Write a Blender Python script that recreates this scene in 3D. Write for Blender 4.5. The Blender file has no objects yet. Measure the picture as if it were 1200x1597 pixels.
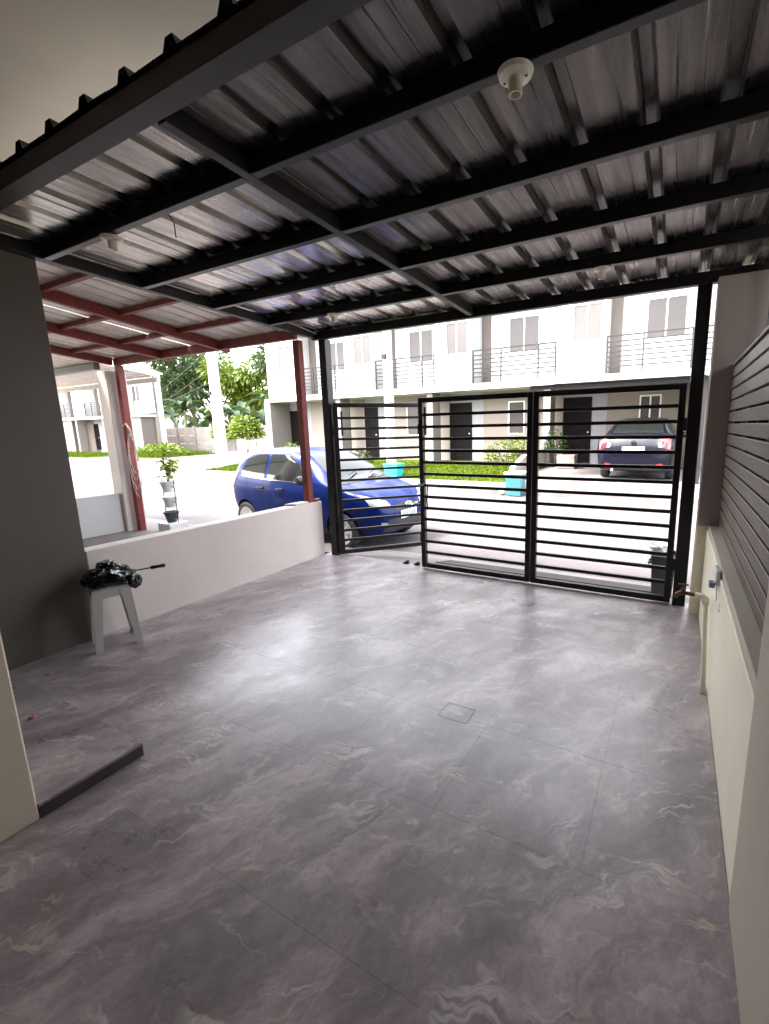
import bpy, bmesh, math, random
from mathutils import noise as mnoise
from mathutils import Vector, Matrix
from mathutils.bvhtree import BVHTree

# ---------------------------------------------------------------- camera, world, sun, exposure
SC = bpy.context.scene
COL = SC.collection
cam_d = bpy.data.cameras.new('camera')
cam = bpy.data.objects.new('camera', cam_d)
COL.objects.link(cam)
SC.camera = cam
cam_d.sensor_width = 36.0
cam_d.sensor_fit = 'AUTO'
cam_d.lens = 695.18 / 1597 * 36.0
cam_d.shift_x = -82.38 / 1597
cam_d.clip_start = 0.02
cam_d.clip_end = 2000
_yaw, _pit, _rol = math.radians(28.117), math.radians(10.565), math.radians(-1.087)
_F = Vector((-math.sin(_yaw) * math.cos(_pit), math.cos(_yaw) * math.cos(_pit), -math.sin(_pit)))
_R = Vector((math.cos(_yaw), math.sin(_yaw), 0))
_U = _R.cross(_F)
_R2 = _R * math.cos(_rol) + _U * math.sin(_rol)
_U2 = -_R * math.sin(_rol) + _U * math.cos(_rol)
cam.matrix_world = Matrix(((_R2.x, _U2.x, -_F.x, 0), (_R2.y, _U2.y, -_F.y, 0), (_R2.z, _U2.z, -_F.z, 1.5), (0, 0, 0, 1)))

SUN_TO = Vector((-0.34, -0.42, 0.84)).normalized()
W = bpy.data.worlds.new('World')
SC.world = W
W.use_nodes = True
_n = W.node_tree.nodes
_n.clear()
_sky = _n.new('ShaderNodeTexSky')
_sky.sky_type = 'NISHITA'
_sky.sun_disc = False
_sky.sun_elevation = math.asin(SUN_TO.z)
_sky.sun_rotation = math.atan2(SUN_TO.x, SUN_TO.y)
_sky.dust_density = 4.0
_sky.air_density = 1.0
_bg = _n.new('ShaderNodeBackground')
_bg.inputs['Strength'].default_value = 0.15
_wo = _n.new('ShaderNodeOutputWorld')
_hs = _n.new('ShaderNodeHueSaturation')          # thin bright overcast : the sky's blue mostly washed out
_hs.inputs['Saturation'].default_value = 0.22
_hs.inputs['Value'].default_value = 1.0
W.node_tree.links.new(_sky.outputs[0], _hs.inputs['Color'])
W.node_tree.links.new(_hs.outputs[0], _bg.inputs[0])
W.node_tree.links.new(_bg.outputs[0], _wo.inputs[0])

_sd = bpy.data.lights.new('sun', 'SUN')
_sd.energy = 0.6
_sd.angle = math.radians(12)
_sd.color = (1.0, 0.95, 0.87)
_so = bpy.data.objects.new('sun', _sd)
COL.objects.link(_so)
_so.rotation_euler = (-SUN_TO).to_track_quat('-Z', 'Y').to_euler()
_so.location = (0, 0, 30)

SC.view_settings.view_transform = 'Standard'
SC.view_settings.look = 'None'
SC.view_settings.gamma = 1.0
SC.view_settings.use_curve_mapping = False
SC.view_settings.exposure = 3.95
SC.render.engine = 'CYCLES'
SC.cycles.max_bounces = 10
SC.cycles.diffuse_bounces = 6
SC.cycles.sample_clamp_indirect = 8
SC.cycles.use_denoising = True

rnd = random.Random(7)

# ---------------------------------------------------------------- helpers
class NB:
    """tiny node builder"""
    def __init__(s, name):
        s.m = bpy.data.materials.new(name)
        s.m.use_nodes = True
        s.t = s.m.node_tree
        s.p = s.t.nodes['Principled BSDF']
    def n(s, typ, **kw):
        d = s.t.nodes.new(typ)
        for k, v in kw.items():
            if k in d.inputs: d.inputs[k].default_value = v
            else: setattr(d, k, v)
        return d
    def l(s, a, b): s.t.links.new(a, b)
    def ramp(s, fac, stops):
        r = s.n('ShaderNodeValToRGB')
        e = r.color_ramp.elements
        while len(e) < len(stops): e.new(0.5)
        for q, (pos, c) in zip(e, stops):
            q.position = pos
            q.color = (*c, 1) if isinstance(c, tuple) else (c, c, c, 1)
        s.l(fac, r.inputs[0])
        return r
    def noise(s, vec, scale, detail=4, rough=0.55, dist=0.0):
        q = s.n('ShaderNodeTexNoise')
        q.inputs['Scale'].default_value = scale
        q.inputs['Detail'].default_value = detail
        q.inputs['Roughness'].default_value = rough
        q.inputs['Distortion'].default_value = dist
        if vec is not None: s.l(vec, q.inputs['Vector'])
        return q
    def mapping(s, vec, scale=(1, 1, 1), rot=(0, 0, 0)):
        q = s.n('ShaderNodeMapping')
        q.inputs['Scale'].default_value = scale
        q.inputs['Rotation'].default_value = rot
        s.l(vec, q.inputs['Vector'])
        return q.outputs[0]
    def mix(s, fac, a, b, mode='MIX'):
        q = s.n('ShaderNodeMix', data_type='RGBA', blend_type=mode)
        for src, idx in ((fac, 0), (a, 6), (b, 7)):
            if hasattr(src, 'links'): s.l(src, q.inputs[idx])
            elif idx == 0: q.inputs[0].default_value = src
            else: q.inputs[idx].default_value = (*src, 1)
        return q.outputs[2]
    def bump(s, h, strength=0.2, dist=0.01):
        q = s.n('ShaderNodeBump')
        q.inputs['Strength'].default_value = strength
        q.inputs['Distance'].default_value = dist
        s.l(h, q.inputs['Height'])
        s.l(q.outputs[0], s.p.inputs['Normal'])

def mat(name, col, rough=0.6, metal=0.0, var=0.12, scale=3.0, bump=0.0, bscale=60.0, coat=0.0, spec=0.5, dirt=None, stretch=(1, 1, 1), wave=8.0):
    b = NB(name)
    geo = b.n('ShaderNodeNewGeometry')
    pos = b.mapping(geo.outputs['Position'], stretch)
    nz = b.noise(pos, scale, 6, 0.6)
    lo = tuple(c * (1 - var) for c in col)
    hi = tuple(min(1, c * (1 + var)) for c in col)
    r = b.ramp(nz.outputs[0], [(0.3, lo), (0.7, hi)])
    out = r.outputs[0]
    if dirt:
        n2 = b.noise(geo.outputs['Position'], 1.3, 8, 0.7)
        f = b.ramp(n2.outputs[0], [(0.48, 0.0), (0.75, 1.0)])
        out = b.mix(f.outputs[0], out, dirt)
    b.l(out, b.p.inputs['Base Color'])
    b.p.inputs['Roughness'].default_value = rough
    b.p.inputs['Metallic'].default_value = metal
    b.p.inputs['Coat Weight'].default_value = coat
    b.p.inputs['Coat Roughness'].default_value = 0.05
    b.p.inputs['Specular IOR Level'].default_value = spec
    if bump:
        n3 = b.noise(geo.outputs['Position'], bscale, 5, 0.6)
        n4 = b.noise(geo.outputs['Position'], 3.5, 3, 0.5)
        ad = b.n('ShaderNodeMath', operation='MULTIPLY_ADD'); ad.inputs[1].default_value = wave; 
        b.l(n4.outputs[0], ad.inputs[0]); b.l(n3.outputs[0], ad.inputs[2])
        b.bump(ad.outputs[0], bump, 0.004)
    return b.m

def tag(o, label=None, cat=None, group=None, kind=None):
    if label: o['label'] = label
    if cat: o['category'] = cat
    if group: o['group'] = group
    if kind: o['kind'] = kind
    return o

def root(name, loc=(0, 0, 0), rz=0.0, label=None, cat=None, group=None):
    o = bpy.data.objects.new(name, None)
    COL.objects.link(o)
    o.location = loc
    o.rotation_euler = (0, 0, rz)
    o.empty_display_size = 0.1
    return tag(o, label, cat, group)

class B:
    """mesh builder, coordinates in the space of the thing (or world when the thing is unrotated and at off)"""
    def __init__(s): s.bm = bmesh.new()
    def box(s, x0, x1, y0, y1, z0, z1):
        v = [s.bm.verts.new(p) for p in ((x0, y0, z0), (x1, y0, z0), (x1, y1, z0), (x0, y1, z0), (x0, y0, z1), (x1, y0, z1), (x1, y1, z1), (x0, y1, z1))]
        for f in ((0, 3, 2, 1), (4, 5, 6, 7), (0, 1, 5, 4), (1, 2, 6, 5), (2, 3, 7, 6), (3, 0, 4, 7)):
            s.bm.faces.new([v[i] for i in f])
        return s
    def bar(s, p, q, w, h, up=(0, 0, 1)):
        """square bar from p to q, width w sideways, height h along up"""
        p, q = Vector(p), Vector(q)
        d = (q - p).normalized()
        u = Vector(up)
        sd = d.cross(u).normalized()
        u = sd.cross(d).normalized()
        v = []
        for c in (p, q):
            for a, b in ((-1, -1), (1, -1), (1, 1), (-1, 1)):
                v.append(s.bm.verts.new(c + sd * (w / 2 * a) + u * (h / 2 * b)))
        for f in ((3, 2, 1, 0), (4, 5, 6, 7), (0, 1, 5, 4), (1, 2, 6, 5), (2, 3, 7, 6), (3, 0, 4, 7)):
            s.bm.faces.new([v[i] for i in f])
        return s
    def cyl(s, p, q, r, n=12, r2=None, caps=True):
        p, q = Vector(p), Vector(q)
        d = (q - p).normalized()
        a = d.orthogonal().normalized()
        b = d.cross(a)
        r2 = r if r2 is None else r2
        A = [s.bm.verts.new(p + (a * math.cos(t) + b * math.sin(t)) * r) for t in [2 * math.pi * i / n for i in range(n)]]
        Bv = [s.bm.verts.new(q + (a * math.cos(t) + b * math.sin(t)) * r2) for t in [2 * math.pi * i / n for i in range(n)]]
        for i in range(n):
            s.bm.faces.new((A[i], A[(i + 1) % n], Bv[(i + 1) % n], Bv[i]))
        if caps:
            s.bm.faces.new(A[::-1])
            s.bm.faces.new(Bv)
        return s
    def tube(s, pts, r, n=8):
        pts = [Vector(p) for p in pts]
        rings = []
        ref = None
        for i, p in enumerate(pts):
            d = (pts[min(i + 1, len(pts) - 1)] - pts[max(i - 1, 0)]).normalized()
            if ref is None: ref = d.orthogonal().normalized()
            a = (ref - d * ref.dot(d)).normalized()
            ref = a
            b = d.cross(a)
            rr = r[i] if isinstance(r, (list, tuple)) else r
            rings.append([s.bm.verts.new(p + (a * math.cos(2 * math.pi * k / n) + b * math.sin(2 * math.pi * k / n)) * rr) for k in range(n)])
        for A, C in zip(rings, rings[1:]):
            for k in range(n):
                s.bm.faces.new((A[k], A[(k + 1) % n], C[(k + 1) % n], C[k]))
        s.bm.faces.new(rings[0][::-1])
        s.bm.faces.new(rings[-1])
        return s
    def lathe(s, prof, c=(0, 0, 0), n=16, axis='z'):
        rings = []
        for r, h in prof:
            ring = []
            for k in range(n):
                t = 2 * math.pi * k / n
                if axis == 'z': q = (c[0] + r * math.cos(t), c[1] + r * math.sin(t), c[2] + h)
                else: q = (c[0] + r * math.cos(t), c[1] + h, c[2] + r * math.sin(t))
                ring.append(s.bm.verts.new(q))
            rings.append(ring)
        for A, C in zip(rings, rings[1:]):
            for k in range(n):
                s.bm.faces.new((A[k], A[(k + 1) % n], C[(k + 1) % n], C[k]))
        s.bm.faces.new(rings[0][::-1])
        s.bm.faces.new(rings[-1])
        return s
    def prism(s, poly, axis, a, b):
        def P(u, v, w):
            return {'x': (w, u, v), 'y': (u, w, v), 'z': (u, v, w)}[axis]
        A = [s.bm.verts.new(P(u, v, a)) for u, v in poly]
        C = [s.bm.verts.new(P(u, v, b)) for u, v in poly]
        n = len(poly)
        for i in range(n):
            s.bm.faces.new((A[i], A[(i + 1) % n], C[(i + 1) % n], C[i]))
        s.bm.faces.new(A[::-1])
        s.bm.faces.new(C)
        return s
    def out(s, name, m, parent=None, bevel=0.0, smooth=False, off=None, seg=1):
        bm = s.bm
        bmesh.ops.recalc_face_normals(bm, faces=bm.faces)
        if bevel:
            es = [e for e in bm.edges if len(e.link_faces) == 2 and e.calc_face_angle(0) > 0.6]
            bmesh.ops.bevel(bm, geom=es, offset=bevel, segments=seg, affect='EDGES', profile=0.5, clamp_overlap=True)
        if off is None and parent is not None and parent.type == 'EMPTY' and parent.rotation_euler.z == 0:
            off = parent.location
        elif off is None and parent is not None and parent.parent is not None and parent.parent.rotation_euler.z == 0:
            off = parent.parent.location
        if off is not None:
            bmesh.ops.translate(bm, verts=bm.verts, vec=-Vector(off))
        me = bpy.data.meshes.new(name)
        bm.to_mesh(me)
        bm.free()
        if smooth:
            for f in me.polygons: f.use_smooth = True
            me.update()
            if smooth != 'all':
                try: me.set_sharp_from_angle(angle=math.radians(38))
                except Exception: pass
        return link(name, me, m, parent)

def link(name, me, m, parent=None):
    if m is not None and not me.materials: me.materials.append(m)
    o = bpy.data.objects.new(name, me)
    COL.objects.link(o)
    if parent is not None: o.parent = parent
    return o

def copy_tree(o, parent=None):
    c = o.copy()
    COL.objects.link(c)
    c.parent = parent
    for ch in list(o.children): copy_tree(ch, c)
    return c

def ZERO(): return (0, 0, 0)

# ---------------------------------------------------------------- materials
M = {}
M['cream'] = mat('cream_paint', (0.64, 0.565, 0.535), 0.55, var=0.05, scale=2, bump=0.08, bscale=90, dirt=(0.58, 0.51, 0.47))
M['beige'] = mat('beige_paint', (0.80, 0.75, 0.60), 0.6, var=0.06, scale=2, bump=0.12, bscale=70, dirt=(0.72, 0.66, 0.50))
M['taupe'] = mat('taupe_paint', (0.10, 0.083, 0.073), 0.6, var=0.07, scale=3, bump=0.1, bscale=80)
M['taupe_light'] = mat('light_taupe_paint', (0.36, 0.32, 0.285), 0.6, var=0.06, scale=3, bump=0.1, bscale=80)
M['taupe_mid'] = mat('mid_taupe_paint', (0.36, 0.315, 0.30), 0.6, var=0.06, scale=3, bump=0.1, bscale=80)
M['house_shade'] = mat('shaded_white_render', (0.27, 0.265, 0.285), 0.7, var=0.05, scale=2, bump=0.08, bscale=40)  # white entrance walls with the overhang's shade put into the colour
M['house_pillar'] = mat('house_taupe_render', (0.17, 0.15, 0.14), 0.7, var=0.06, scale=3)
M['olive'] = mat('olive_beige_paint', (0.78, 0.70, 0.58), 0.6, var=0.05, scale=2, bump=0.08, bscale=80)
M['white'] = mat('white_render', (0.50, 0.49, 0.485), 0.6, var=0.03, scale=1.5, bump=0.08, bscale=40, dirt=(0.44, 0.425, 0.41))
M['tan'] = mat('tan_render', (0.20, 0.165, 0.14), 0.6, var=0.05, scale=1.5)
M['tan_near'] = mat('brown_beige_paint', (0.46, 0.40, 0.33), 0.6, var=0.06, scale=2, bump=0.1, bscale=80)
M['dark_riser'] = mat('dark_riser_face', (0.07, 0.06, 0.065), 0.6, var=0.25, scale=8)  # riser faces, darker than the marble on top of the step
M['black'] = mat('black_enamel', (0.008, 0.007, 0.0075), 0.38, spec=0.35, var=0.3, scale=30, bump=0.03, bscale=120)
M['black_lit'] = mat('lit_black_enamel', (0.019, 0.016, 0.016), 0.5, spec=0.4, var=0.3, scale=14, bump=0.04, bscale=120)  # lighter copy of the black enamel; light on beam undersides put into the colour
M['rust'] = mat('red_oxide_primer', (0.20, 0.030, 0.023), 0.6, var=0.25, scale=9, bump=0.06, bscale=90, dirt=(0.14, 0.025, 0.022))
M['concrete'] = mat('pale_concrete', (0.155, 0.138, 0.134), 0.8, spec=0.2, var=0.14, scale=1.2, bump=0.3, bscale=60, dirt=(0.105, 0.092, 0.086))
M['road'] = mat('road_concrete', (0.095, 0.083, 0.085), 0.85, spec=0.2, var=0.14, scale=0.8, bump=0.35, bscale=45, dirt=(0.068, 0.057, 0.055))
M['ground'] = mat('bare_ground', (0.26, 0.25, 0.17), 0.9, var=0.25, scale=0.4)
M['soil'] = mat('soil', (0.22, 0.17, 0.12), 0.9, var=0.25, scale=3, bump=0.4, bscale=20)
M['lawn'] = mat('lawn_base', (0.040, 0.060, 0.006), 0.9, spec=0.05, var=0.3, scale=2.5)
M['grass'] = mat('grass_blade', (0.058, 0.085, 0.006), 0.8, spec=0.05, var=0.35, scale=3)
M['precast'] = mat('grey_precast_concrete', (0.19, 0.165, 0.15), 0.85, var=0.18, scale=0.9, dirt=(0.11, 0.095, 0.085))
M['pole'] = mat('pale_pole_concrete', (0.62, 0.6, 0.57), 0.8, var=0.1, scale=2, dirt=(0.5, 0.48, 0.44))
M['door'] = mat('dark_brown_door', (0.008, 0.006, 0.007), 0.5, spec=0.06, var=0.2, scale=5)
M['frame'] = mat('white_window_frame', (0.75, 0.75, 0.75), 0.4, var=0.03)
M['rail'] = mat('grey_railing', (0.02, 0.018, 0.02), 0.5, spec=0.2, var=0.15)
M['roofwhite'] = mat('white_metal_roof', (0.7, 0.7, 0.7), 0.4, var=0.05)
M['ceil_soft'] = mat('pale_neighbour_roofing', (0.70, 0.63, 0.55), 0.4, var=0.12, scale=2, stretch=(1, 6, 1))
M['slat'] = None
M['grout'] = mat('grey_grout', (0.26, 0.235, 0.245), 0.8, var=0.3, scale=4)
M['plastic'] = mat('grey_white_plastic', (0.55, 0.53, 0.52), 0.35, var=0.04, dirt=(0.45, 0.43, 0.42))
M['porcelain'] = mat('cream_plastic', (0.75, 0.71, 0.60), 0.3, var=0.03)
M['bag'] = mat('black_plastic_film', (0.010, 0.012, 0.014), 0.22, var=0.3, scale=12)
M['rubber'] = mat('black_rubber', (0.018, 0.018, 0.018), 0.75, var=0.2, scale=20)
M['rim'] = mat('silver_alloy', (0.6, 0.6, 0.6), 0.3, metal=0.6, var=0.05)
M['chrome'] = mat('chrome', (0.8, 0.8, 0.8), 0.12, metal=1.0, var=0.02)
M['blue'] = mat('blue_car_paint', (0.001, 0.010, 0.085), 0.3, metal=0.1, var=0.05, coat=0.22, spec=0.08)
M['navy'] = mat('dark_grey_blue_car_paint', (0.004, 0.004, 0.010), 0.35, metal=0.1, var=0.05, coat=0.3, spec=0.12)
M['trim'] = mat('black_trim', (0.014, 0.014, 0.016), 0.5, var=0.1)
M['glass_dark'] = mat('dark_car_glass', (0.012, 0.014, 0.014), 0.04, var=0.05, spec=0.8)
M['pane'] = mat('grey_window_pane', (0.07, 0.062, 0.06), 0.25, var=0.15, scale=0.7, spec=0.25)
M['lens'] = mat('clear_lamp_lens', (0.30, 0.31, 0.33), 0.1, metal=0.2, var=0.08, scale=14, coat=1.0)
M['redlens'] = mat('red_lamp_lens', (0.5, 0.012, 0.02), 0.12, var=0.1, scale=14, coat=1.0)
M['plate'] = mat('plate_white', (0.75, 0.76, 0.74), 0.4, var=0.02)
M['ink'] = mat('plate_ink', (0.03, 0.10, 0.12), 0.5)
M['teal'] = mat('teal_plastic', (0.03, 0.13, 0.15), 0.45, var=0.06)
M['cyan'] = mat('cyan_plastic', (0.02, 0.45, 0.48), 0.4, var=0.05)
M['greybin'] = mat('dark_grey_plastic', (0.05, 0.052, 0.055), 0.5, var=0.08)
M['whiteplastic'] = mat('white_plastic', (0.72, 0.73, 0.74), 0.4, var=0.04)
M['brass'] = mat('worn_brass', (0.10, 0.05, 0.028), 0.4, metal=0.7, var=0.3, scale=40)
M['iron'] = mat('grating_iron', (0.025, 0.02, 0.018), 0.7, metal=0.2, var=0.4, scale=12)
M['bark'] = mat('bark', (0.12, 0.09, 0.065), 0.9, var=0.3, scale=6, bump=0.5, bscale=25)
M['banana_stem'] = mat('banana_stem', (0.16, 0.17, 0.07), 0.7, var=0.3, scale=5)
M['banana_stem'].node_tree.nodes['Principled BSDF']
def leafmat(name, col, var=0.35, scale=1.5, trans=0.25):
    b = NB(name)
    geo = b.n('ShaderNodeNewGeometry')
    nz = b.noise(geo.outputs['Position'], scale, 5, 0.6)
    r = b.ramp(nz.outputs[0], [(0.3, tuple(c * (1 - var) for c in col)), (0.7, tuple(c * (1 + var) for c in col))])
    b.l(r.outputs[0], b.p.inputs['Base Color'])
    b.p.inputs['Roughness'].default_value = 0.5
    b.p.inputs['Specular IOR Level'].default_value = 0.25
    tr = b.n('ShaderNodeBsdfTranslucent')
    mc = b.mix(0.3, r.outputs[0], (0.1, 0.15, 0.01))
    b.l(mc, tr.inputs['Color'])
    ms = b.n('ShaderNodeMixShader')
    ms.inputs[0].default_value = trans
    b.l(b.p.outputs[0], ms.inputs[1])
    b.l(tr.outputs[0], ms.inputs[2])
    b.l(ms.outputs[0], b.t.nodes['Material Output'].inputs['Surface'])
    return b.m
M['leaf_dark'] = leafmat('dark_leaf', (0.014, 0.030, 0.012))
M['leaf_mid'] = leafmat('mid_leaf', (0.022, 0.042, 0.012))
M['leaf_lime'] = leafmat('lime_leaf', (0.08, 0.115, 0.008), trans=0.3)
M['leaf_pot'] = leafmat('yellow_green_leaf', (0.20, 0.25, 0.015), trans=0.35)
M['leaf_banana'] = leafmat('banana_leaf', (0.026, 0.048, 0.024), trans=0.2)

def marble():
    b = NB('grey_marble_tile')
    geo = b.n('ShaderNodeNewGeometry')
    oi = b.n('ShaderNodeObjectInfo')
    off = b.n('ShaderNodeVectorMath', operation='SCALE')
    comb = b.n('ShaderNodeCombineXYZ')
    b.l(oi.outputs['Random'], comb.inputs[0])
    b.l(oi.outputs['Random'], comb.inputs[1])
    b.l(comb.outputs[0], off.inputs[0])
    off.inputs['Scale'].default_value = 0.0
    add = b.n('ShaderNodeVectorMath', operation='ADD')
    b.l(geo.outputs['Position'], add.inputs[0])
    b.l(off.outputs[0], add.inputs[1])
    P = add.outputs[0]
    wv = b.n('ShaderNodeVectorMath', operation='MULTIPLY_ADD')
    wn = b.noise(P, 3.4, 4, 0.62)
    wc = b.n('ShaderNodeVectorMath', operation='SUBTRACT'); wc.inputs[1].default_value = (0.5, 0.5, 0.5)
    b.l(wn.outputs['Color'], wc.inputs[0])
    b.l(wc.outputs[0], wv.inputs[0]); wv.inputs[1].default_value = (0.34, 0.34, 0.0); b.l(P, wv.inputs[2])
    PW = wv.outputs[0]
    def aniso(length, width, deg, P=P):
        q = b.n('ShaderNodeMapping', vector_type='TEXTURE')
        q.inputs['Scale'].default_value = (length, width, 1)
        q.inputs['Rotation'].default_value = (0, 0, math.radians(deg))
        b.l(P, q.inputs['Vector'])
        return q.outputs[0]
    def math_(op, x, y=None):
        q = b.n('ShaderNodeMath', operation=op)
        for v, i in ((x, 0), (y, 1)):
            if v is None: continue
            if hasattr(v, 'links'): b.l(v, q.inputs[i])
            else: q.inputs[i].default_value = v
        return q.outputs[0]
    # broad clouds, then smears brushed along one diagonal
    n1 = b.noise(aniso(2.2, 1.0, 60), 1.7, 7, 0.6, 0.8)
    r1 = b.ramp(n1.outputs[0], [(0.28, (0.215, 0.176, 0.186)), (0.5, (0.345, 0.292, 0.303)), (0.74, (0.51, 0.442, 0.450))])
    sm = b.noise(aniso(3.0, 1.0, 60, PW), 4.5, 9, 0.68, 0.6)
    r2 = b.ramp(sm.outputs[0], [(0.32, 0.62), (0.5, 0.95), (0.66, 1.6)])
    n2 = b.noise(aniso(1.5, 1.0, 63), 40, 6, 0.75, 0.8)
    r3 = b.ramp(n2.outputs[0], [(0.35, 0.86), (0.65, 1.12)])
    c = b.mix(1.0, r1.outputs[0], r2.outputs[0], 'MULTIPLY')
    c = b.mix(1.0, c, r3.outputs[0], 'MULTIPLY')
    # short pale strokes along the diagonal and thin wavy lines across it
    def stroke(length, deg, scale, width, mscale, m0, m1, dist):
        nv = b.noise(aniso(length, 1.0, deg, PW), scale, 4, 0.55, dist)
        line = b.ramp(math_('ABSOLUTE', math_('SUBTRACT', nv.outputs[0], 0.5)), [(0.0, 1.0), (width, 0.0)]).outputs[0]
        mk = b.ramp(b.noise(P, mscale, 3, 0.5).outputs[0], [(m0, 0.0), (m1, 1.0)]).outputs[0]
        return math_('MULTIPLY', line, mk)
    f1 = stroke(5.0, 62, 4.5, 0.030, 5.5, 0.50, 0.68, 0.1)
    f2 = stroke(7.0, 16, 3.6, 0.011, 4.3, 0.46, 0.60, 0.0)
    f3 = stroke(7.0, 34, 4.4, 0.010, 5.3, 0.49, 0.63, 0.0)
    blot = b.ramp(b.noise(aniso(1.8, 1.0, 50), 8.5, 5, 0.6, 0.8).outputs[0], [(0.69, 0.0), (0.76, 0.8)]).outputs[0]
    fm = math_('MAXIMUM', math_('MAXIMUM', math_('MULTIPLY', f1, 0.75), f2), math_('MAXIMUM', f3, blot))
    tint = b.ramp(b.noise(P, 2.1, 2, 0.5).outputs[0], [(0.45, (0.74, 0.68, 0.69)), (0.62, (0.68, 0.60, 0.46))])
    c = b.mix(math_('MULTIPLY', fm, 0.66), c, tint.outputs[0])
    # dusty yellow-grey blotches and a few dark scuffs
    dz = b.ramp(b.noise(geo.outputs['Position'], 3.1, 6, 0.65).outputs[0], [(0.58, 0.0), (0.80, 0.35)]).outputs[0]
    c = b.mix(dz, c, (0.36, 0.32, 0.26))
    b.l(c, b.p.inputs['Base Color'])
    rr = b.ramp(b.noise(geo.outputs['Position'], 2.3, 6, 0.6).outputs[0], [(0.3, 0.24), (0.7, 0.40)])
    b.l(rr.outputs[0], b.p.inputs['Roughness'])
    b.p.inputs['Specular IOR Level'].default_value = 0.75
    b.bump(n2.outputs[0], 0.05, 0.002)
    return b.m
M['marble'] = marble()

PURLIN_Y = [1.60, 2.21, 2.81, 3.42]
def zb(y): return 2.64 - 0.0378 * (y - 1.15)         # underside of the roof frame

def roofing(name, lo, hi, metal, r0, r1):
    b = NB(name)
    geo = b.n('ShaderNodeNewGeometry')
    P = geo.outputs['Position']
    st = b.noise(b.mapping(P, (9, 0.35, 9)), 2.2, 5, 0.6)
    r = b.ramp(st.outputs[0], [(0.3, lo), (0.7, hi)])
    # black enamel brushed past the purlins on to the sheet : paint with a wavy edge
    sx = b.n('ShaderNodeSeparateXYZ'); b.l(P, sx.inputs[0])
    wob = b.noise(P, 7.0, 4, 0.6)
    best = None
    for y in PURLIN_Y + [4.09, 1.17]:
        a = b.n('ShaderNodeMath', operation='SUBTRACT'); a.inputs[1].default_value = y - 0.01
        b.l(sx.outputs[1], a.inputs[0])
        c = b.n('ShaderNodeMath', operation='ABSOLUTE'); b.l(a.outputs[0], c.inputs[0])
        if best is None: best = c
        else:
            m_ = b.n('ShaderNodeMath', operation='MINIMUM')
            b.l(best.outputs[0], m_.inputs[0]); b.l(c.outputs[0], m_.inputs[1]); best = m_
    w2 = b.n('ShaderNodeMath', operation='MULTIPLY_ADD'); w2.inputs[1].default_value = 0.11; w2.inputs[2].default_value = -0.055
    b.l(wob.outputs[0], w2.inputs[0])
    d = b.n('ShaderNodeMath', operation='ADD'); b.l(best.outputs[0], d.inputs[0]); b.l(w2.outputs[0], d.inputs[1])
    mk = b.ramp(d.outputs[0], [(0.075, 1.0), (0.115, 0.0)])
    col = b.mix(mk.outputs[0], r.outputs[0], (0.018, 0.017, 0.02))
    b.l(col, b.p.inputs['Base Color'])
    ro = b.ramp(b.noise(b.mapping(P, (14, 0.5, 14)), 2.0, 4, 0.6).outputs[0], [(0.3, r0), (0.7, r1)])
    b.l(ro.outputs[0], b.p.inputs['Roughness'])
    b.p.inputs['Metallic'].default_value = metal
    b.bump(b.noise(b.mapping(P, (5, 0.6, 5)), 1.2, 2, 0.5).outputs[0], 0.10, 0.01)
    return b.m
M['roofing'] = roofing('dull_roofing_underside', (0.055, 0.05, 0.049), (0.23, 0.205, 0.19), 0.35, 0.18, 0.42)
M['roofing_bare'] = roofing('shiny_zinc_roofing_underside', (0.40, 0.375, 0.34), (0.70, 0.655, 0.59), 0.75, 0.16, 0.30)

def slatmat():
    b = NB('brown_grey_composite_slat')
    geo = b.n('ShaderNodeNewGeometry')
    n1 = b.noise(b.mapping(geo.outputs['Position'], (1, 1.2, 40)), 4, 6, 0.6)
    r = b.ramp(n1.outputs[0], [(0.3, (0.062, 0.045, 0.033)), (0.7, (0.115, 0.086, 0.063))])
    b.l(r.outputs[0], b.p.inputs['Base Color'])
    b.p.inputs['Roughness'].default_value = 0.5
    b.bump(n1.outputs[0], 0.15, 0.003)
    return b.m
M['slat'] = slatmat()

# ---------------------------------------------------------------- ground, road, lots
def struct(o): o['kind'] = 'structure'; return o
def sheet(name, pts, m, thick=None):
    b = B()
    vs = [b.bm.verts.new(p) for p in pts]
    b.bm.faces.new(vs)
    return struct(b.out(name, m))

sheet('ground', [(-700, -700, -0.5), (700, -700, -0.5), (700, 900, -0.5), (-700, 900, -0.5)], M['ground'])

# street with slab joints
rd = struct(root('street', (0, 0, -0.25)))
def slab(name, x0, x1, y0, y1, z0, z1, m, parent, bevel=0.004):
    return B().box(x0, x1, y0, y1, z0, z1).out(name, m, parent, bevel)
xs = [-60, -48, -40, -32, -27] + [-22.5 + 4.5 * i for i in range(9)] + [24, 34]
for a, c in zip(xs, xs[1:]):
    B().prism([(5.30, -0.25), (7.845, -0.225), (7.845, -0.45), (5.30, -0.45)], 'x', a + 0.006, c - 0.006).out('road_slab', M['road'], rd, 0.004)
    B().prism([(7.855, -0.225), (10.50, -0.13), (10.50, -0.45), (7.855, -0.45)], 'x', a + 0.006, c - 0.006).out('road_slab', M['road'], rd, 0.004)
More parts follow.
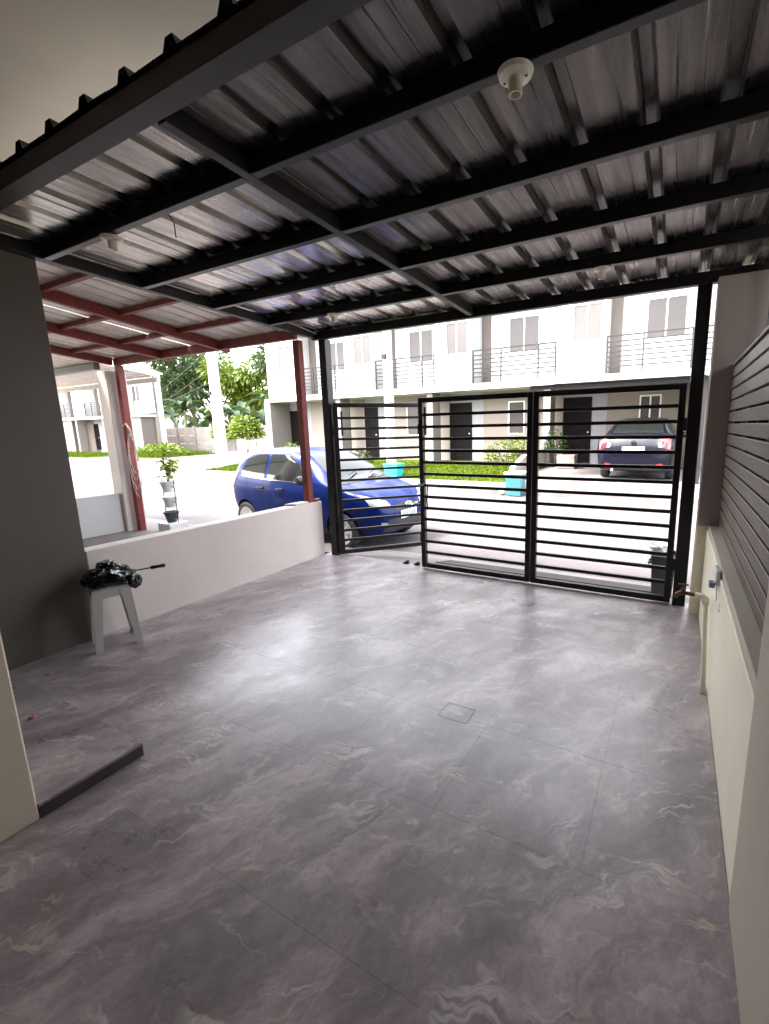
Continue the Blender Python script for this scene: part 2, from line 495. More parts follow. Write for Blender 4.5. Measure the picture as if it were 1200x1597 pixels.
# apron before my gate, sloping to the street (a wedge)
ap = B().prism([(4.16, -0.006), (5.295, -0.245), (5.295, -0.45), (4.16, -0.49)], 'x', -3.9, 0.9)
struct(ap.out('driveway_apron', M['concrete'], None, 0.004))
B_ = B().prism([(3.86, 0.02), (5.295, -0.245), (5.295, -0.45), (3.86, -0.49)], 'x', -12.2, -3.91)
struct(B_.out('neighbour_apron', M['concrete'], None, 0.004))
B_ = B().prism([(3.86, 0.0), (5.295, -0.245), (5.295, -0.45), (3.86, -0.49)], 'x', -60, -12.21)
struct(B_.out('front_verge', M['concrete'], None, 0.004))
B_ = B().prism([(3.86, 0.0), (5.295, -0.245), (5.295, -0.45), (3.86, -0.49)], 'x', 0.91, 34)
struct(B_.out('front_verge', M['concrete'], None, 0.004))
# opposite kerb and verge
struct(B().box(-16.6, 34, 10.505, 10.70, -0.49, -0.01).out('kerb', M['concrete'], None, 0.015))
struct(B().prism([(10.705, -0.02), (11.3, 0.06), (11.3, -0.49), (10.705, -0.49)], 'x', -16.6, -3.75).out('pavement', M['concrete'], None, 0.003))
def lot(name, x0, x1, m, y0=11.305, z0=0.06, y1=14.4, z1=0.28, yb=16.2):
    return struct(B().prism([(y0, z0), (y1, z1), (yb, z1), (yb, -0.49), (y0, -0.49)], 'x', x0, x1).out(name, m))
lot('lawn', -16.6, -3.755, M['lawn'])
lot('driveway', -3.75, 0.75, M['concrete'], 10.705, -0.02, 11.6, 0.19, 16.2)
lot('lawn', 0.755, 34, M['lawn'], 10.705, -0.02)
# side street and land on the left
struct(B().prism([(10.503, -0.13), (14, 0.0), (23.8, 0.1), (23.8, -0.49), (10.503, -0.49)], 'x', -34, -16.61).out('side_street', M['road']))
struct(B().prism([(10.503, -0.13), (12, -0.05), (24, 0.0), (24, -0.49), (10.503, -0.49)], 'x', -75, -34.01).out('verge', M['concrete']))

# ---------------------------------------------------------------- my carport floor : marble tiles
fl = struct(root('carport_floor', (0, 0, 0)))
struct_slab = B().box(-3.75, 0.25, -1.6, 4.155, -0.49, -0.0016).out('floor_slab', M['grout'], fl)
PX, PY, T = -1.33, 1.345, 0.57
tile_cache = {}
def lay_tile(x0, x1, y0, y1, z, parent, name='tile', thick=0.0125):
    g = 0.0002
    key = (round(x1 - x0, 3), round(y1 - y0, 3), thick)
    if key not in tile_cache:
        hx, hy = (x1 - x0) / 2 - g, (y1 - y0) / 2 - g
        b = B().box(-hx, hx, -hy, hy, -thick, 0)
        bmesh.ops.bevel(b.bm, geom=[e for e in b.bm.edges if all(v.co.z > -1e-5 for v in e.verts)], offset=0.0004, segments=1, affect='EDGES')
        me = bpy.data.meshes.new('tile')
        b.bm.to_mesh(me); b.bm.free()
        me.materials.append(M['marble'])
        tile_cache[key] = me
    o = bpy.data.objects.new(name, tile_cache[key])
    COL.objects.link(o)
    o.parent = parent
    o.location = ((x0 + x1) / 2, (y0 + y1) / 2, z)
    return o
HX, HY = (-1.022, -0.857), (1.875, 2.004)             # drain hatch cut into the tiling
def cuts(lo, hi, p):
    k0 = math.ceil((lo - p) / T + 1e-6)
    c = [lo]
    while p + k0 * T < hi - 1e-6:
        if p + k0 * T - c[-1] > 0.03: c.append(p + k0 * T)
        k0 += 1
    c.append(hi)
    return c
for x0, x1 in zip(cuts(-3.75, 0.25, PX), cuts(-3.75, 0.25, PX)[1:]):
    for y0, y1 in zip(cuts(-1.6, 4.155, PY), cuts(-1.6, 4.155, PY)[1:]):
        if x0 < HX[0] and x1 > HX[1] and y0 < HY[1] and y1 > HY[0]:
            # tile cut round the hatch
            lo, hi = max(y0, HY[0]), min(y1, HY[1])
            bm = bmesh.new()
            gx = [x0 + 0.0005, HX[0], HX[1], x1 - 0.0005]
            gy = [y0 + 0.0005, lo, hi, y1 - 0.0005]
            gy = [v for i, v in enumerate(gy) if i == 0 or v - gy[i - 1] > 0.004]
            V = {(i, j): bm.verts.new((a, c, 0)) for i, a in enumerate(gx) for j, c in enumerate(gy)}
            for i in range(3):
                for j in range(len(gy) - 1):
                    if i == 1 and lo - 1e-4 <= gy[j] and gy[j + 1] <= hi + 1e-4: continue
                    bm.faces.new((V[i, j], V[i + 1, j], V[i + 1, j + 1], V[i, j + 1]))
            ex = bmesh.ops.extrude_face_region(bm, geom=bm.faces[:])
            bmesh.ops.translate(bm, vec=(0, 0, -0.0125), verts=[q for q in ex['geom'] if isinstance(q, bmesh.types.BMVert)])
            bmesh.ops.recalc_face_normals(bm, faces=bm.faces)
            me = bpy.data.meshes.new('tile'); bm.to_mesh(me); bm.free()
            link('tile', me, M['marble'], fl)
        else:
            lay_tile(x0, x1, y0, y1, 0, fl)
hatch = root('drain_hatch', (HX[0], HY[0], 0), 0, 'small square drain cover tiled in grey marble, set flush in the carport floor', 'drain cover')
hx = B().box(HX[0] + 0.003, HX[1] - 0.0025, HY[0] + 0.0015, HY[1] - 0.004, -0.0125, 0.0005)
hx.out('lid', M['marble'], hatch, 0.001)
B().box(HX[0] + 0.0005, HX[1] - 0.0005, HY[0] + 0.0005, HY[1] - 0.0005, -0.0138, -0.0115).out('seat_frame', M['trim'], hatch)

# porch step at left
stp = root('porch_step', (-3.0, 0.6, 0), 0, 'low tiled porch step in dark grey marble at the left of the carport floor', 'step')
B().box(-3.748, -2.142, 0.5945, 0.985, 0.0005, 0.052).box(-3.748, -2.362, -1.6, 0.594, 0.0005, 0.052).out('step_body', M['concrete'], stp)
cx = cuts(-3.748, -2.135, -3.25 + T)
for x0, x1 in zip(cx, cx[1:]):
    for y0, y1 in ((-1.6, -0.72), (-0.72, -0.15), (-0.15, 0.594), (0.594, 0.99)):
        xe = x1 if y0 > 0.5 else min(x1, -2.361)
        if xe - x0 < 0.05: continue
        o = lay_tile(x0, xe, y0, y1, 0.066, stp)
        o.location -= stp.location
B().box(-2.1415, -2.137, 0.5945, 0.985, 0.001, 0.0525).out('riser_tile', M['dark_riser'], stp)
B().box(-3.748, -2.137, 0.9855, 0.989, 0.001, 0.0525).out('riser_tile', M['dark_riser'], stp)

# ---------------------------------------------------------------- my house (walls that frame the carport)
hs = root('house', (-3.0, -1.5, 0), 0, 'beige and taupe house walls framing the carport, with its overhang at top left', 'house')
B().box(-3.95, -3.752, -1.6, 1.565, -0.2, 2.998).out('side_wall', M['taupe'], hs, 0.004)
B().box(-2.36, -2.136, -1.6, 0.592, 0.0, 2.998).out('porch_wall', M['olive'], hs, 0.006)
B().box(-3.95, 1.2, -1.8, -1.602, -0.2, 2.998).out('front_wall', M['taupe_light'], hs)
B().box(-3.95, 1.2, -1.8, 1.62, 3.0, 3.16).out('ceiling', M['olive'], hs)
B().box(-3.95, 1.2, 1.40, 1.62, 3.165, 6.2).out('upper_wall', M['white'], hs)
B().box(0.247, 1.2, -1.6, 1.44, -0.2, 2.998).out('corner_wall', M['tan_near'], hs, 0.004)
B().box(-2.0, -1.1, -1.6, -1.56, 0.0, 2.1).out('door', M['door'], hs)
B().prism([(-1.9, 6.2), (1.9, 6.2), (1.9, 6.3), (0, 7.3), (-1.9, 6.3)], 'x', -4.1, 1.3).out('roof', M['roofwhite'], hs)

# ---------------------------------------------------------------- carport roof
cp = root('carport', (-1.75, 4.06, 0), 0, 'black steel carport frame with ribbed metal roofing seen from below', 'carport')
H_ = 0.075
def xbar(name, x0, x1, y, w=0.045, h=H_):
    z = zb(y)
    return B().box(x0, x1, y - w / 2, y + w / 2, z, z + h - 0.001).out(name, M['black'], cp, 0.003)
def ybar(name, x0, x1, y0, y1, h=H_):
    b = B()
    b.prism([(y0, zb(y0)), (y1, zb(y1)), (y1, zb(y1) + h - 0.001), (y0, zb(y0) + h - 0.001)], 'x', x0, x1)
    return b.out(name, M['black_lit'], cp, 0.003)
ybar('side_beam', -3.752, -3.69, 1.215, 4.05)
ybar('rafter', -1.802, -1.752, 1.205, 4.055)
ybar('side_beam', 1.16, 1.22, 1.205, 4.12)
b = B().box(-3.752, 1.22, 1.11, 1.20, zb(1.15), zb(1.15) + 0.075); b.out('wall_beam', M['black_lit'], cp, 0.003)
b = B().box(-3.752, 1.158, 4.06, 4.12, 2.515, 2.60); b.out('front_beam', M['black'], cp, 0.003)
for y in PURLIN_Y:
    xbar('purlin', -3.688, -1.804, y)
    xbar('purlin', -1.750, 1.158, y)
B().box(-3.655, -3.56, 4.06, 4.16, 0.0, 2.513).out('post', M['black'], cp, 0.004)
B().box(0.06, 0.155, 4.06, 4.16, 0.0, 2.513).out('post', M['black'], cp, 0.004)

def rib_sheet(x0, x1, y0, y1, zf, pitch, ph, m, parent, name='roof_sheet', rh=0.037, thick=0.0012):
    """ribbed sheet : trapezoid ribs run along y; two faint stiffeners per pan; a few segments along y with a little sag"""
    prof = []
    x = x0
    k = math.floor((x0 - ph) / pitch)
    xs_ = []
    while True:
        c = ph + k * pitch
        if c - 0.036 > x1: break
        for dx, dz in ((-0.036, 0), (-0.018, rh), (0.018, rh), (0.036, 0), (0.090, 0), (0.094, 0.0014), (0.098, 0), (0.172, 0), (0.176, 0.0014), (0.180, 0)):
            xx = c + dx * pitch / 0.27
            if x0 < xx < x1: xs_.append((xx, dz))
        k += 1
    xs_ = [(x0, xs_[0][1] if abs(xs_[0][0] - x0) < 0.02 else 0)] + xs_ + [(x1, 0)]
    ys_ = [y0 + (y1 - y0) * i / 24 for i in range(25)]
    bm = bmesh.new()
    grid = []
    for y in ys_:
        row = []
        for xx, dz in xs_:
            sag = 0.0012 * math.sin(y * 9 + xx * 7) + 0.001 * math.sin(xx * 13 + y * 3)
            row.append(bm.verts.new((xx, y, zf(y) + dz + (sag if dz == 0 else 0) + 0.0015)))
        grid.append(row)
    for r0, r1 in zip(grid, grid[1:]):
        for i in range(len(xs_) - 1):
            bm.faces.new((r0[i], r0[i + 1], r1[i + 1], r1[i]))
    off = parent.location
    bmesh.ops.translate(bm, verts=bm.verts, vec=-Vector(off))
    # give it thickness upwards
    ret = bmesh.ops.solidify(bm, geom=bm.faces[:], thickness=-thick)
    bmesh.ops.recalc_face_normals(bm, faces=bm.faces)
    me = bpy.data.meshes.new(name)
    bm.to_mesh(me); bm.free()
    return link(name, me, m, parent)
zsh = lambda y: zb(y) + H_
edges = [-3.90, -3.02, -1.94, -0.86, 0.22, 1.25]
for i, (a, c) in enumerate(zip(edges, edges[1:])):
    rib_sheet(a, c + (0.03 if i < 4 else 0), 1.095, 4.27, (lambda y, i=i: zsh(y) + (0.0025 if i % 2 else 0.0)), 0.27, 0.09, M['roofing_bare' if i < 2 else 'roofing'], cp)

# lamp holders on the purlins
def lamp_holder(x, y, label):
    z = zb(y)
    r = root('lamp_holder', (x, y, z), 0, label, 'lamp holder', 'empty lamp holders under the carport roof')
    B().lathe([(0.001, -0.022), (0.038, -0.022), (0.053, -0.014), (0.058, -0.001), (0.001, -0.001)][::-1], (x, y, z), 24).out('base_plate', M['porcelain'], r, smooth=True)
    B().lathe([(0.001, -0.020), (0.026, -0.021), (0.0235, -0.035), (0.022, -0.066), (0.018, -0.066), (0.017, -0.04), (0.001, -0.04)], (x, y, z), 20).out('socket', M['porcelain'], r, smooth=True)
    for sx in (-0.036, 0.036):
        B().cyl((x + sx, y, z - 0.0235), (x + sx, y, z - 0.0195), 0.005, 8).out('screw_hole', M['trim'], r)
lamp_holder(-0.54, 1.60, 'large cream lamp holder nearest the camera, high at the right under the roof')
lamp_holder(-2.96, 1.62, 'cream lamp holder on the near purlin at the left, by the house wall')
lamp_holder(-2.87, 3.42, 'cream lamp holder at the front left corner of the roof, near the red post')
lamp_holder(-0.53, 3.44, 'dim lamp holder at the front right, above the closed gate')
wr = B().tube([(-2.45, 1.63, zb(1.6) + 0.03), (-2.44, 1.66, zb(1.6) - 0.02), (-2.45, 1.67, zb(1.6) - 0.09)], 0.003, 6).out('loose_wire', M['trim'])
tag(wr, 'short loose black wire hanging from the near left purlin', 'wire')

# ---------------------------------------------------------------- gate : three leaves
NB_ = 13
def gate_leaf(p, q, label, lock=False, hinge_plates=(), hinge=-1):
    p, q = Vector((*p, 0)), Vector((*q, 0))
    L = (q - p).length
    ang = math.atan2(q.y - p.y, q.x - p.x)
    r = root('gate_leaf', p, ang, label, 'gate')
    zt, z0, f = 1.815, 0.015, 0.05
    mk = lambda b, n, bev=0.003: b.out(n, M['black'], r, bev, off=ZERO())
    mk(B().box(0, f, -0.025, 0.025, z0, zt), 'stile')
    mk(B().box(L - f, L, -0.025, 0.025, z0, zt), 'stile')
    mk(B().box(f, L - f, -0.0248, 0.0248, zt - f, zt - 0.0005), 'top_rail')
    mk(B().box(f, L - f, -0.0248, 0.0248, z0 + 0.0005, z0 + f), 'bottom_rail')
    me = None
    for i in range(NB_):
        z = z0 + f + (zt - z0 - 2 * f) * (i + 1) / (NB_ + 1)
        if me is None:
            o = mk(B().box(f, L - f, -0.0125, 0.0125, -0.0145, 0.0145), 'bar', 0.0015)
            me = o.data
        else:
            o = bpy.data.objects.new('bar', me); COL.objects.link(o); o.parent = r
        o.location = (0, 0, z)
    for x, z in hinge_plates:
        mk(B().box(x - 0.011, x + 0.011, -0.031, -0.0255, z - 0.14, z + 0.14), 'pull_plate', 0.001)
    for z in (0.35, 1.5):
        hxx = -0.01 if hinge < 0 else L + 0.009
        mk(B().cyl((hxx, -0.01, z - 0.05), (hxx, -0.01, z + 0.05), 0.0085, 8), 'hinge', 0)
    if lock:
        mk(B().box(0.052, 0.30, -0.040, -0.0265, 0.912, 0.926), 'slide_bolt', 0.002)
        B().tube([(0.10, -0.034, 0.912), (0.102, -0.045, 0.86), (0.094, -0.045, 0.76), (0.105, -0.045, 0.655)], 0.007, 6).out('drop_handle', M['black'], r, off=ZERO())
        B().box(-0.016, 0.05, -0.042, -0.0265, 0.91, 0.932).out('latch_catch', M['rim'], r, 0.002, off=ZERO())
    return r
gate_leaf((-2.375, 4.085), (-1.172, 4.085), 'closed middle gate leaf of black horizontal bars with the slide bolt', True, ((0.085, 1.58),))
gate_leaf((-1.165, 4.085), (0.042, 4.085), 'closed right gate leaf of black horizontal bars hinged to the right post', hinge=1)
gate_leaf((-3.535, 4.10), (-2.80, 4.905), 'open left gate leaf of black bars swung out toward the blue car', False, ((0.09, 1.58), (1.055, 1.58)))
for x, lb in ((-2.62, 'left one of two small dark wedge stops on the floor at the gate opening'), (-2.48, 'right one of two small dark wedge stops on the floor at the gate opening')):
    o = B().prism([(x - 0.05, 0.0005), (x + 0.035, 0.0005), (x + 0.03, 0.04), (x + 0.012, 0.04)], 'y', 4.12, 4.15).out('gate_stop', M['iron'], None, 0.002)
    tag(o, lb, 'gate stop')

# drain grating outside the gate
gr = root('drain_grating', (-1.2, 4.7, -0.07), 0, 'long rusty steel drain grating across the driveway just outside the gate', 'drain grating')
gz = lambda y: -0.006 - 0.2106 * (y - 4.16)
for i in range(8):
    y = 4.535 + i * 0.052
    B().box(-2.46, 0.02, y - 0.012, y + 0.012, gz(y) - 0.004, gz(y) + 0.014).out('grating_bar', M['iron'], gr)
for i in range(6):
    x = -2.44 + i * 0.488
    B().prism([(4.515, gz(4.515) - 0.012), (4.925, gz(4.925) - 0.012), (4.925, gz(4.925) + 0.004), (4.515, gz(4.515) + 0.004)], 'x', x, x + 0.014).out('cross_bar', M['iron'], gr)
b = B().prism([(4.51, gz(4.51) + 0.001), (4.93, gz(4.93) + 0.001), (4.93, gz(4.93) + 0.003), (4.51, gz(4.51) + 0.003)], 'x', -2.47, 0.03)
b.out('drain_channel', M['concrete'], gr)

# ---------------------------------------------------------------- low wall left, right wall, pillar, slat fence
lw = root('low_wall', (-3.82, 2.8, 0), 0, 'cream painted low party wall along the left side of the carport', 'wall')
B().box(-3.90, -3.753, 1.568, 4.055, -0.2, 0.667).out('wall_body', M['cream'], lw, 0.006)
sc = root('scrap_slab', (-3.83, 3.95, 0.668), 0, 'broken white slab lying on top of the low wall beside the red post', 'scrap')
B().prism([(-3.90, 3.60), (-3.78, 3.66), (-3.76, 3.84), (-3.80, 3.872), (-3.89, 3.83)], 'z', 0.668, 0.688).out('slab_piece', M['pole'], sc, 0.003)
o = B().box(-3.80, -3.765, 3.96, 4.045, 0.668, 0.702).out('red_offcut', M['rust'], None, 0.003)
tag(o, 'small red steel offcut on top of the low wall against the black post', 'offcut')

rw = root('side_wall', (0.3, 2.7, 0), 0, 'low beige wall under the slat fence at the right of the carport', 'wall')
B().box(0.252, 0.45, 1.442, 3.918, -0.2, 0.70).out('wall_body', M['beige'], rw, 0.005)
B().box(0.262, 0.45, 1.442, 3.918, 0.7005, 0.735).out('coping', M['tan_near'], rw, 0.003)
pl = root('pillar', (0.3, 4.0, 0), 0, 'square pillar at the right end of the gate, beige below and dark taupe above', 'pillar')
B().box(0.182, 0.60, 3.92, 4.045, -0.2, 0.728).out('base', M['beige'], pl, 0.006)
B().box(0.183, 0.60, 3.921, 4.044, 0.7285, 2.515).out('shaft', M['taupe_mid'], pl, 0.006)
sf = root('slat_fence', (0.34, 2.7, 0.735), 0, 'brown grey horizontal slat fence on top of the beige side wall', 'fence')
sl_me = None
NS = 15
for i in range(NS):
    z = 0.775 + i * 0.0772
    if sl_me is None:
        o = B().box(0.322, 0.345, 1.444, 3.917, 0.7385, 0.8035).out('slat', M['slat'], sf, 0.003)
        o.location.z += z - 0.775
        sl_me = o.data
    else:
        o = bpy.data.objects.new('slat', sl_me); COL.objects.link(o); o.parent = sf
        o.location.z = z - 0.775
for y in (1.6, 2.35, 3.1, 3.8):
    B().box(0.3455, 0.385, y - 0.02, y + 0.02, 0.737, 1.90).out('fence_post', M['black'], sf)
B().box(0.315, 0.39, 1.444, 3.917, 1.897, 1.915).out('top_cap', M['slat'], sf, 0.003)
dp = B().cyl((0.50, 3.72, 0.74), (0.50, 3.72, 2.56), 0.035, 14).cyl((0.56, 3.60, 0.74), (0.56, 3.60, 2.56), 0.02, 10).out('downpipe', M['black'], None, smooth=True)
tag(dp, 'dark downpipe standing behind the slat fence by the taupe pillar', 'downpipe')
bw = tag(B().box(0.62, 0.74, 1.442, 3.90, -0.2, 1.86).out('boundary_wall', M['taupe'], None, 0.006), 'dark taupe wall close behind the slats of the fence', 'wall')
nh = root('neighbour_house', (2.5, 2, 0), 0, 'pale house wall set close beyond the slat fence at the right edge to block side light', 'house')
B().box(2.4, 2.7, -1, 3.6, -0.2, 6).out('wall', M['white'], nh)  # set close and raised to keep side light off the pillar top
B().box(2.37, 2.40, 1.2, 2.2, 1.0, 2.1).out('window', M['frame'], nh)

# tap and pipe
tp = root('water_tap', (0.225, 2.76, 0), 0, 'old brass water tap on a painted pipe up the beige side wall', 'tap')
B().tube([(0.228, 2.72, 0.0), (0.226, 2.74, 0.10), (0.222, 2.84, 0.25), (0.22, 2.93, 0.40), (0.22, 2.97, 0.455)], 0.0135, 10).out('riser_pipe', M['beige'], tp, smooth='all')
B().tube([(0.22, 2.965, 0.44), (0.22, 2.978, 0.468), (0.205, 2.985, 0.478), (0.165, 2.995, 0.478)], [0.019, 0.021, 0.020, 0.018], 10).out('elbow', M['beige'], tp, smooth='all')
B().tube([(0.166, 2.995, 0.478), (0.12, 3.005, 0.479), (0.085, 3.012, 0.476), (0.066, 3.016, 0.462), (0.060, 3.017, 0.440)], [0.010, 0.012, 0.014, 0.012, 0.013], 10).out('spout', M['brass'], tp, smooth='all')
B().cyl((0.100, 3.009, 0.485), (0.100, 3.009, 0.528), 0.0065, 8).cyl((0.100, 3.009, 0.486), (0.100, 3.009, 0.505), 0.012, 10).out('valve_stem', M['brass'], tp, smooth=True)
B().bar((0.072, 3.004, 0.531), (0.128, 3.014, 0.531), 0.012, 0.009).out('valve_handle', M['brass'], tp, 0.002)

ob = root('outlet_box', (0.24, 2.75, 0.75), 0, 'small grey plastic junction box with a loose blue lid under the slat fence', 'junction box')
B().box(0.232, 0.2515, 2.66, 2.80, 0.655, 0.735).out('box_body', M['whiteplastic'], ob, 0.004)
bb = B().box(0.205, 0.2315, 2.655, 2.71, 0.645, 0.672).out('loose_lid', mat('blue_grey_plastic', (0.16, 0.2, 0.26), 0.4), ob, 0.002)
B().tube([(0.24, 2.66, 0.66), (0.235, 2.58, 0.60), (0.242, 2.50, 0.625), (0.238, 2.44, 0.60)], 0.004, 6).out('loose_cable', M['whiteplastic'], ob)

# ---------------------------------------------------------------- stool with bag
st = root('plastic_stool', (-3.552, 1.592, 0), math.radians(-20), 'grey white plastic stool standing in the left corner under a black bag', 'stool')
def stool_mesh():
    hw, bw, zt = 0.125, 0.155, 0.45
    b = B()
    b.lathe([(0.01, 0.45), (0.11, 0.452), (0.155, 0.449), (0.168, 0.44), (0.170, 0.425), (0.160, 0.425), (0.150, 0.438), (0.01, 0.438)], n=4)
    bmesh.ops.rotate(b.bm, verts=b.bm.verts, cent=(0, 0, 0), matrix=Matrix.Rotation(math.pi / 4, 3, 'Z'))
    b.out('seat', M['plastic'], st, 0.004, off=ZERO(), smooth=True)
    ap = B()
    for sgn in (-1, 1):
        ap.box(-0.12, 0.12, sgn * 0.122 - 0.003, sgn * 0.122 + 0.003, 0.375, 0.43)
        ap.box(sgn * 0.122 - 0.003, sgn * 0.122 + 0.003, -0.12, 0.12, 0.375, 0.43)
    ap.out('apron', M['plastic'], st, off=ZERO())
    for sx in (-1, 1):
        for sy in (-1, 1):
            b = B()
            rings = []
            for z, c, w in ((0.432, 0.124, 0.088), (0.37, 0.129, 0.066), (0.20, 0.141, 0.056), (0.012, 0.155, 0.046), (0.0, 0.158, 0.05)):
                t = 0.005
                poly = [(c, c), (c - w, c), (c - w, c - t), (c - t, c - t), (c - t, c - w), (c, c - w)]
                rings.append([b.bm.verts.new((sx * x, sy * y, z)) for x, y in poly])
            for A, C in zip(rings, rings[1:]):
                for k in range(6): b.bm.faces.new((A[k], A[(k + 1) % 6], C[(k + 1) % 6], C[k]))
            b.bm.faces.new(rings[-1]); b.bm.faces.new(rings[0][::-1])
            b.out('leg', M['plastic'], st, off=ZERO())
stool_mesh()
st.scale = (0.9, 0.9, 1.0)

def crumple(name, c, rad, amp, seed, m, parent=None, flat=None, off=None, sub=4):
    r = random.Random(seed)
    bm = bmesh.new()
    bmesh.ops.create_icosphere(bm, subdivisions=sub, radius=1.0)
    dirs = [(Vector((r.gauss(0, 1), r.gauss(0, 1), r.gauss(0, 1))).normalized(), r.uniform(0.75, 1.0)) for _ in range(46)]
    for v in bm.verts:
        n = v.co.normalized()
        q = Vector((n.x * 1.5 + seed, n.y * 1.5, n.z * 2.4))
        w = q + 0.7 * mnoise.noise_vector(q)
        rg = 1 - abs(mnoise.noise(w)) * 2.2                      # sharp creases between billows
        rg2 = 1 - abs(mnoise.noise(w * 2.3 + Vector((4, 1, 2)))) * 2.0
        k = 0.86 + amp * (0.26 * rg + 0.07 * rg2 - 0.09)
        v.co = Vector((n.x * rad[0] * k, n.y * rad[1] * k, n.z * rad[2] * k)) + Vector(c)
        if flat is not None and v.co.z < flat: v.co.z = flat + 0.02 * (v.co.z - flat)
    if off is not None: bmesh.ops.translate(bm, verts=bm.verts, vec=-Vector(off))
    me = bpy.data.meshes.new(name)
    bm.to_mesh(me); bm.free()
    return link(name, me, m, parent)
bg = root('plastic_bag', (-3.53, 1.64, 0.453), 0, 'crumpled shiny black plastic bag with a tool handle sticking out, on the stool', 'bag')
crumple('bag_body', (-3.555, 1.60, 0.492), (0.160, 0.160, 0.085), 0.9, 3, M['bag'], bg, 0.454, bg.location, 5)
crumple('bag_flap', (-3.43, 1.70, 0.452), (0.045, 0.055, 0.060), 0.8, 8, M['bag'], bg, None, bg.location, 3)
crumple('bag_knot', (-3.60, 1.62, 0.565), (0.085, 0.07, 0.045), 0.9, 12, M['bag'], bg, None, bg.location, 3)
B().tube([(-3.52, 1.69, 0.505), (-3.40, 1.81, 0.522)], 0.005, 6).out('tool_shaft', M['trim'], bg)
B().tube([(-3.40, 1.81, 0.522), (-3.395, 1.815, 0.523), (-3.365, 1.845, 0.527), (-3.335, 1.873, 0.531), (-3.33, 1.878, 0.531)], [0.008, 0.015, 0.012, 0.015, 0.010], 8).out('tool_handle', M['trim'], bg, smooth='all')

o = B().lathe([(0.001, 0), (0.017, 0.0), (0.016, 0.011), (0.013, 0.013), (0.001, 0.013)], (-2.85, 0.84, 0.0665), 8).out('bottle_cap', mat('pale_red_plastic', (0.5, 0.16, 0.13), 0.5))
tag(o, 'tiny pale red cap lying on the porch step beside the wall', 'cap')

# ---------------------------------------------------------------- neighbour carport (red oxide frame)
nc = root('red_carport', (-5.5, 3.85, 0), 0, 'neighbouring carport with red oxide steel frame and pale roofing at left', 'carport')
zn = lambda y: 2.495 - 0.112 * (y - 3.85)
def nprism(name, y0, y1, x0, x1, dz=0.0, h=0.10, m='rust'):
    return B().prism([(y0, zn(y0) + dz), (y1, zn(y1) + dz), (y1, zn(y1) + dz + h), (y0, zn(y0) + dz + h)], 'x', x0, x1).out(name, M[m], nc, 0.003)
for x, w in ((-5.06, 0.06), (-6.26, 0.06), (-7.42, 0.06)):
    nprism('rafter', 1.3, 3.80 if x < -7 else 3.96, x, x + w)
B().box(-7.36, -6.262, 3.80, 3.86, zn(3.83), zn(3.83) + 0.098).out('front_beam', M['rust'], nc, 0.003)
B().box(-6.198, -5.062, 3.80, 3.86, zn(3.83), zn(3.83) + 0.098).out('front_beam', M['rust'], nc, 0.003)
B().box(-4.998, -3.765, 3.80, 3.86, zn(3.83), zn(3.83) + 0.098).out('front_beam', M['rust'], nc, 0.003)
for y in (1.5, 2.1, 2.72, 3.32):
    for x0, x1 in ((-7.36, -6.262), (-6.198, -5.062), (-4.998, -3.80)):
        B().box(x0, x1, y - 0.025, y + 0.025, zn(y) + 0.05, zn(y) + 0.098).out('purlin', M['rust'], nc, 0.002)
B().box(-3.87, -3.785, 3.875, 3.955, 0.668, 2.497).out('post', M['rust'], nc, 0.004)
B().box(-7.345, -7.255, 3.80, 3.885, 0.02, zn(3.84)).out('post', M['rust'], nc, 0.004)
rib_sheet(-7.6, -5.6, 1.0, 4.12, lambda y: zn(y) + 0.102, 0.20, 0.0, M['ceil_soft'], nc, 'roof_sheet', 0.02)
rib_sheet(-5.6, -3.66, 1.0, 4.12, lambda y: zn(y) + 0.105, 0.20, 0.0, M['ceil_soft'], nc, 'roof_sheet', 0.02)
np_ = tag(B().box(-7.66, -7.40, 3.70, 3.98, -0.2, 2.42).out('wall_pillar', M['cream'], None, 0.008), 'cream square pillar at the street end of the neighbouring low wall', 'pillar')
nw = tag(B().box(-7.63, -7.48, 1.2, 3.695, -0.2, 0.62).out('low_wall', M['white'], None, 0.006), 'white low party wall at the far side of the neighbouring carport', 'wall')
struct(B().box(-7.7, -3.905, -1.6, 3.855, -0.49, 0.03).out('neighbour_floor', M['concrete']))
struct(B().box(-12.0, -7.705, -1.6, 3.855, -0.49, 0.0).out('further_floor', M['concrete']))
nb = root('neighbour_house', (-6, 0, 0), 0, 'taupe neighbouring house behind the dark side wall at left', 'house')
B().box(-12, -3.96, -1.9, 0.9, -0.2, 5.8).out('wall', M['taupe_light'], nb)
B().prism([(-2.1, 5.8), (1.2, 5.8), (1.2, 5.9), (-0.4, 6.8), (-2.1, 5.9)], 'x', -12.1, -3.955).out('roof', M['roofwhite'], nb)
B().box(-6.6, -5.7, 0.9, 0.93, 0.03, 2.1).out('door', M['door'], nb)
B().box(-5.2, -4.4, 0.9, 0.93, 1.1, 2.1).out('window', M['frame'], nb)
# further carport with pale ceiling and a dark beam
fc = root('further_carport', (-10, 3.8, 0), 0, 'far left carport with pale ceiling and dark front beam beyond the white low wall', 'carport')
B().box(-12.2, -7.68, 3.70, 3.78, 2.46, 2.56).out('side_beam', M['black'], fc, 0.003)
rib_sheet(-12.2, -7.68, 1.0, 4.6, lambda y: 2.565 - 0.14 * (y - 3.7), 0.2, 0.0, M['ceil_soft'], fc, 'roof_sheet', 0.02)
B().box(-12.25, -12.1, 3.65, 3.8, -0.2, 2.455).out('post', M['cream'], fc, 0.004)
B().box(-12.2, -7.68, 4.605, 4.66, 2.36, 2.50).out('fascia', M['white'], fc)
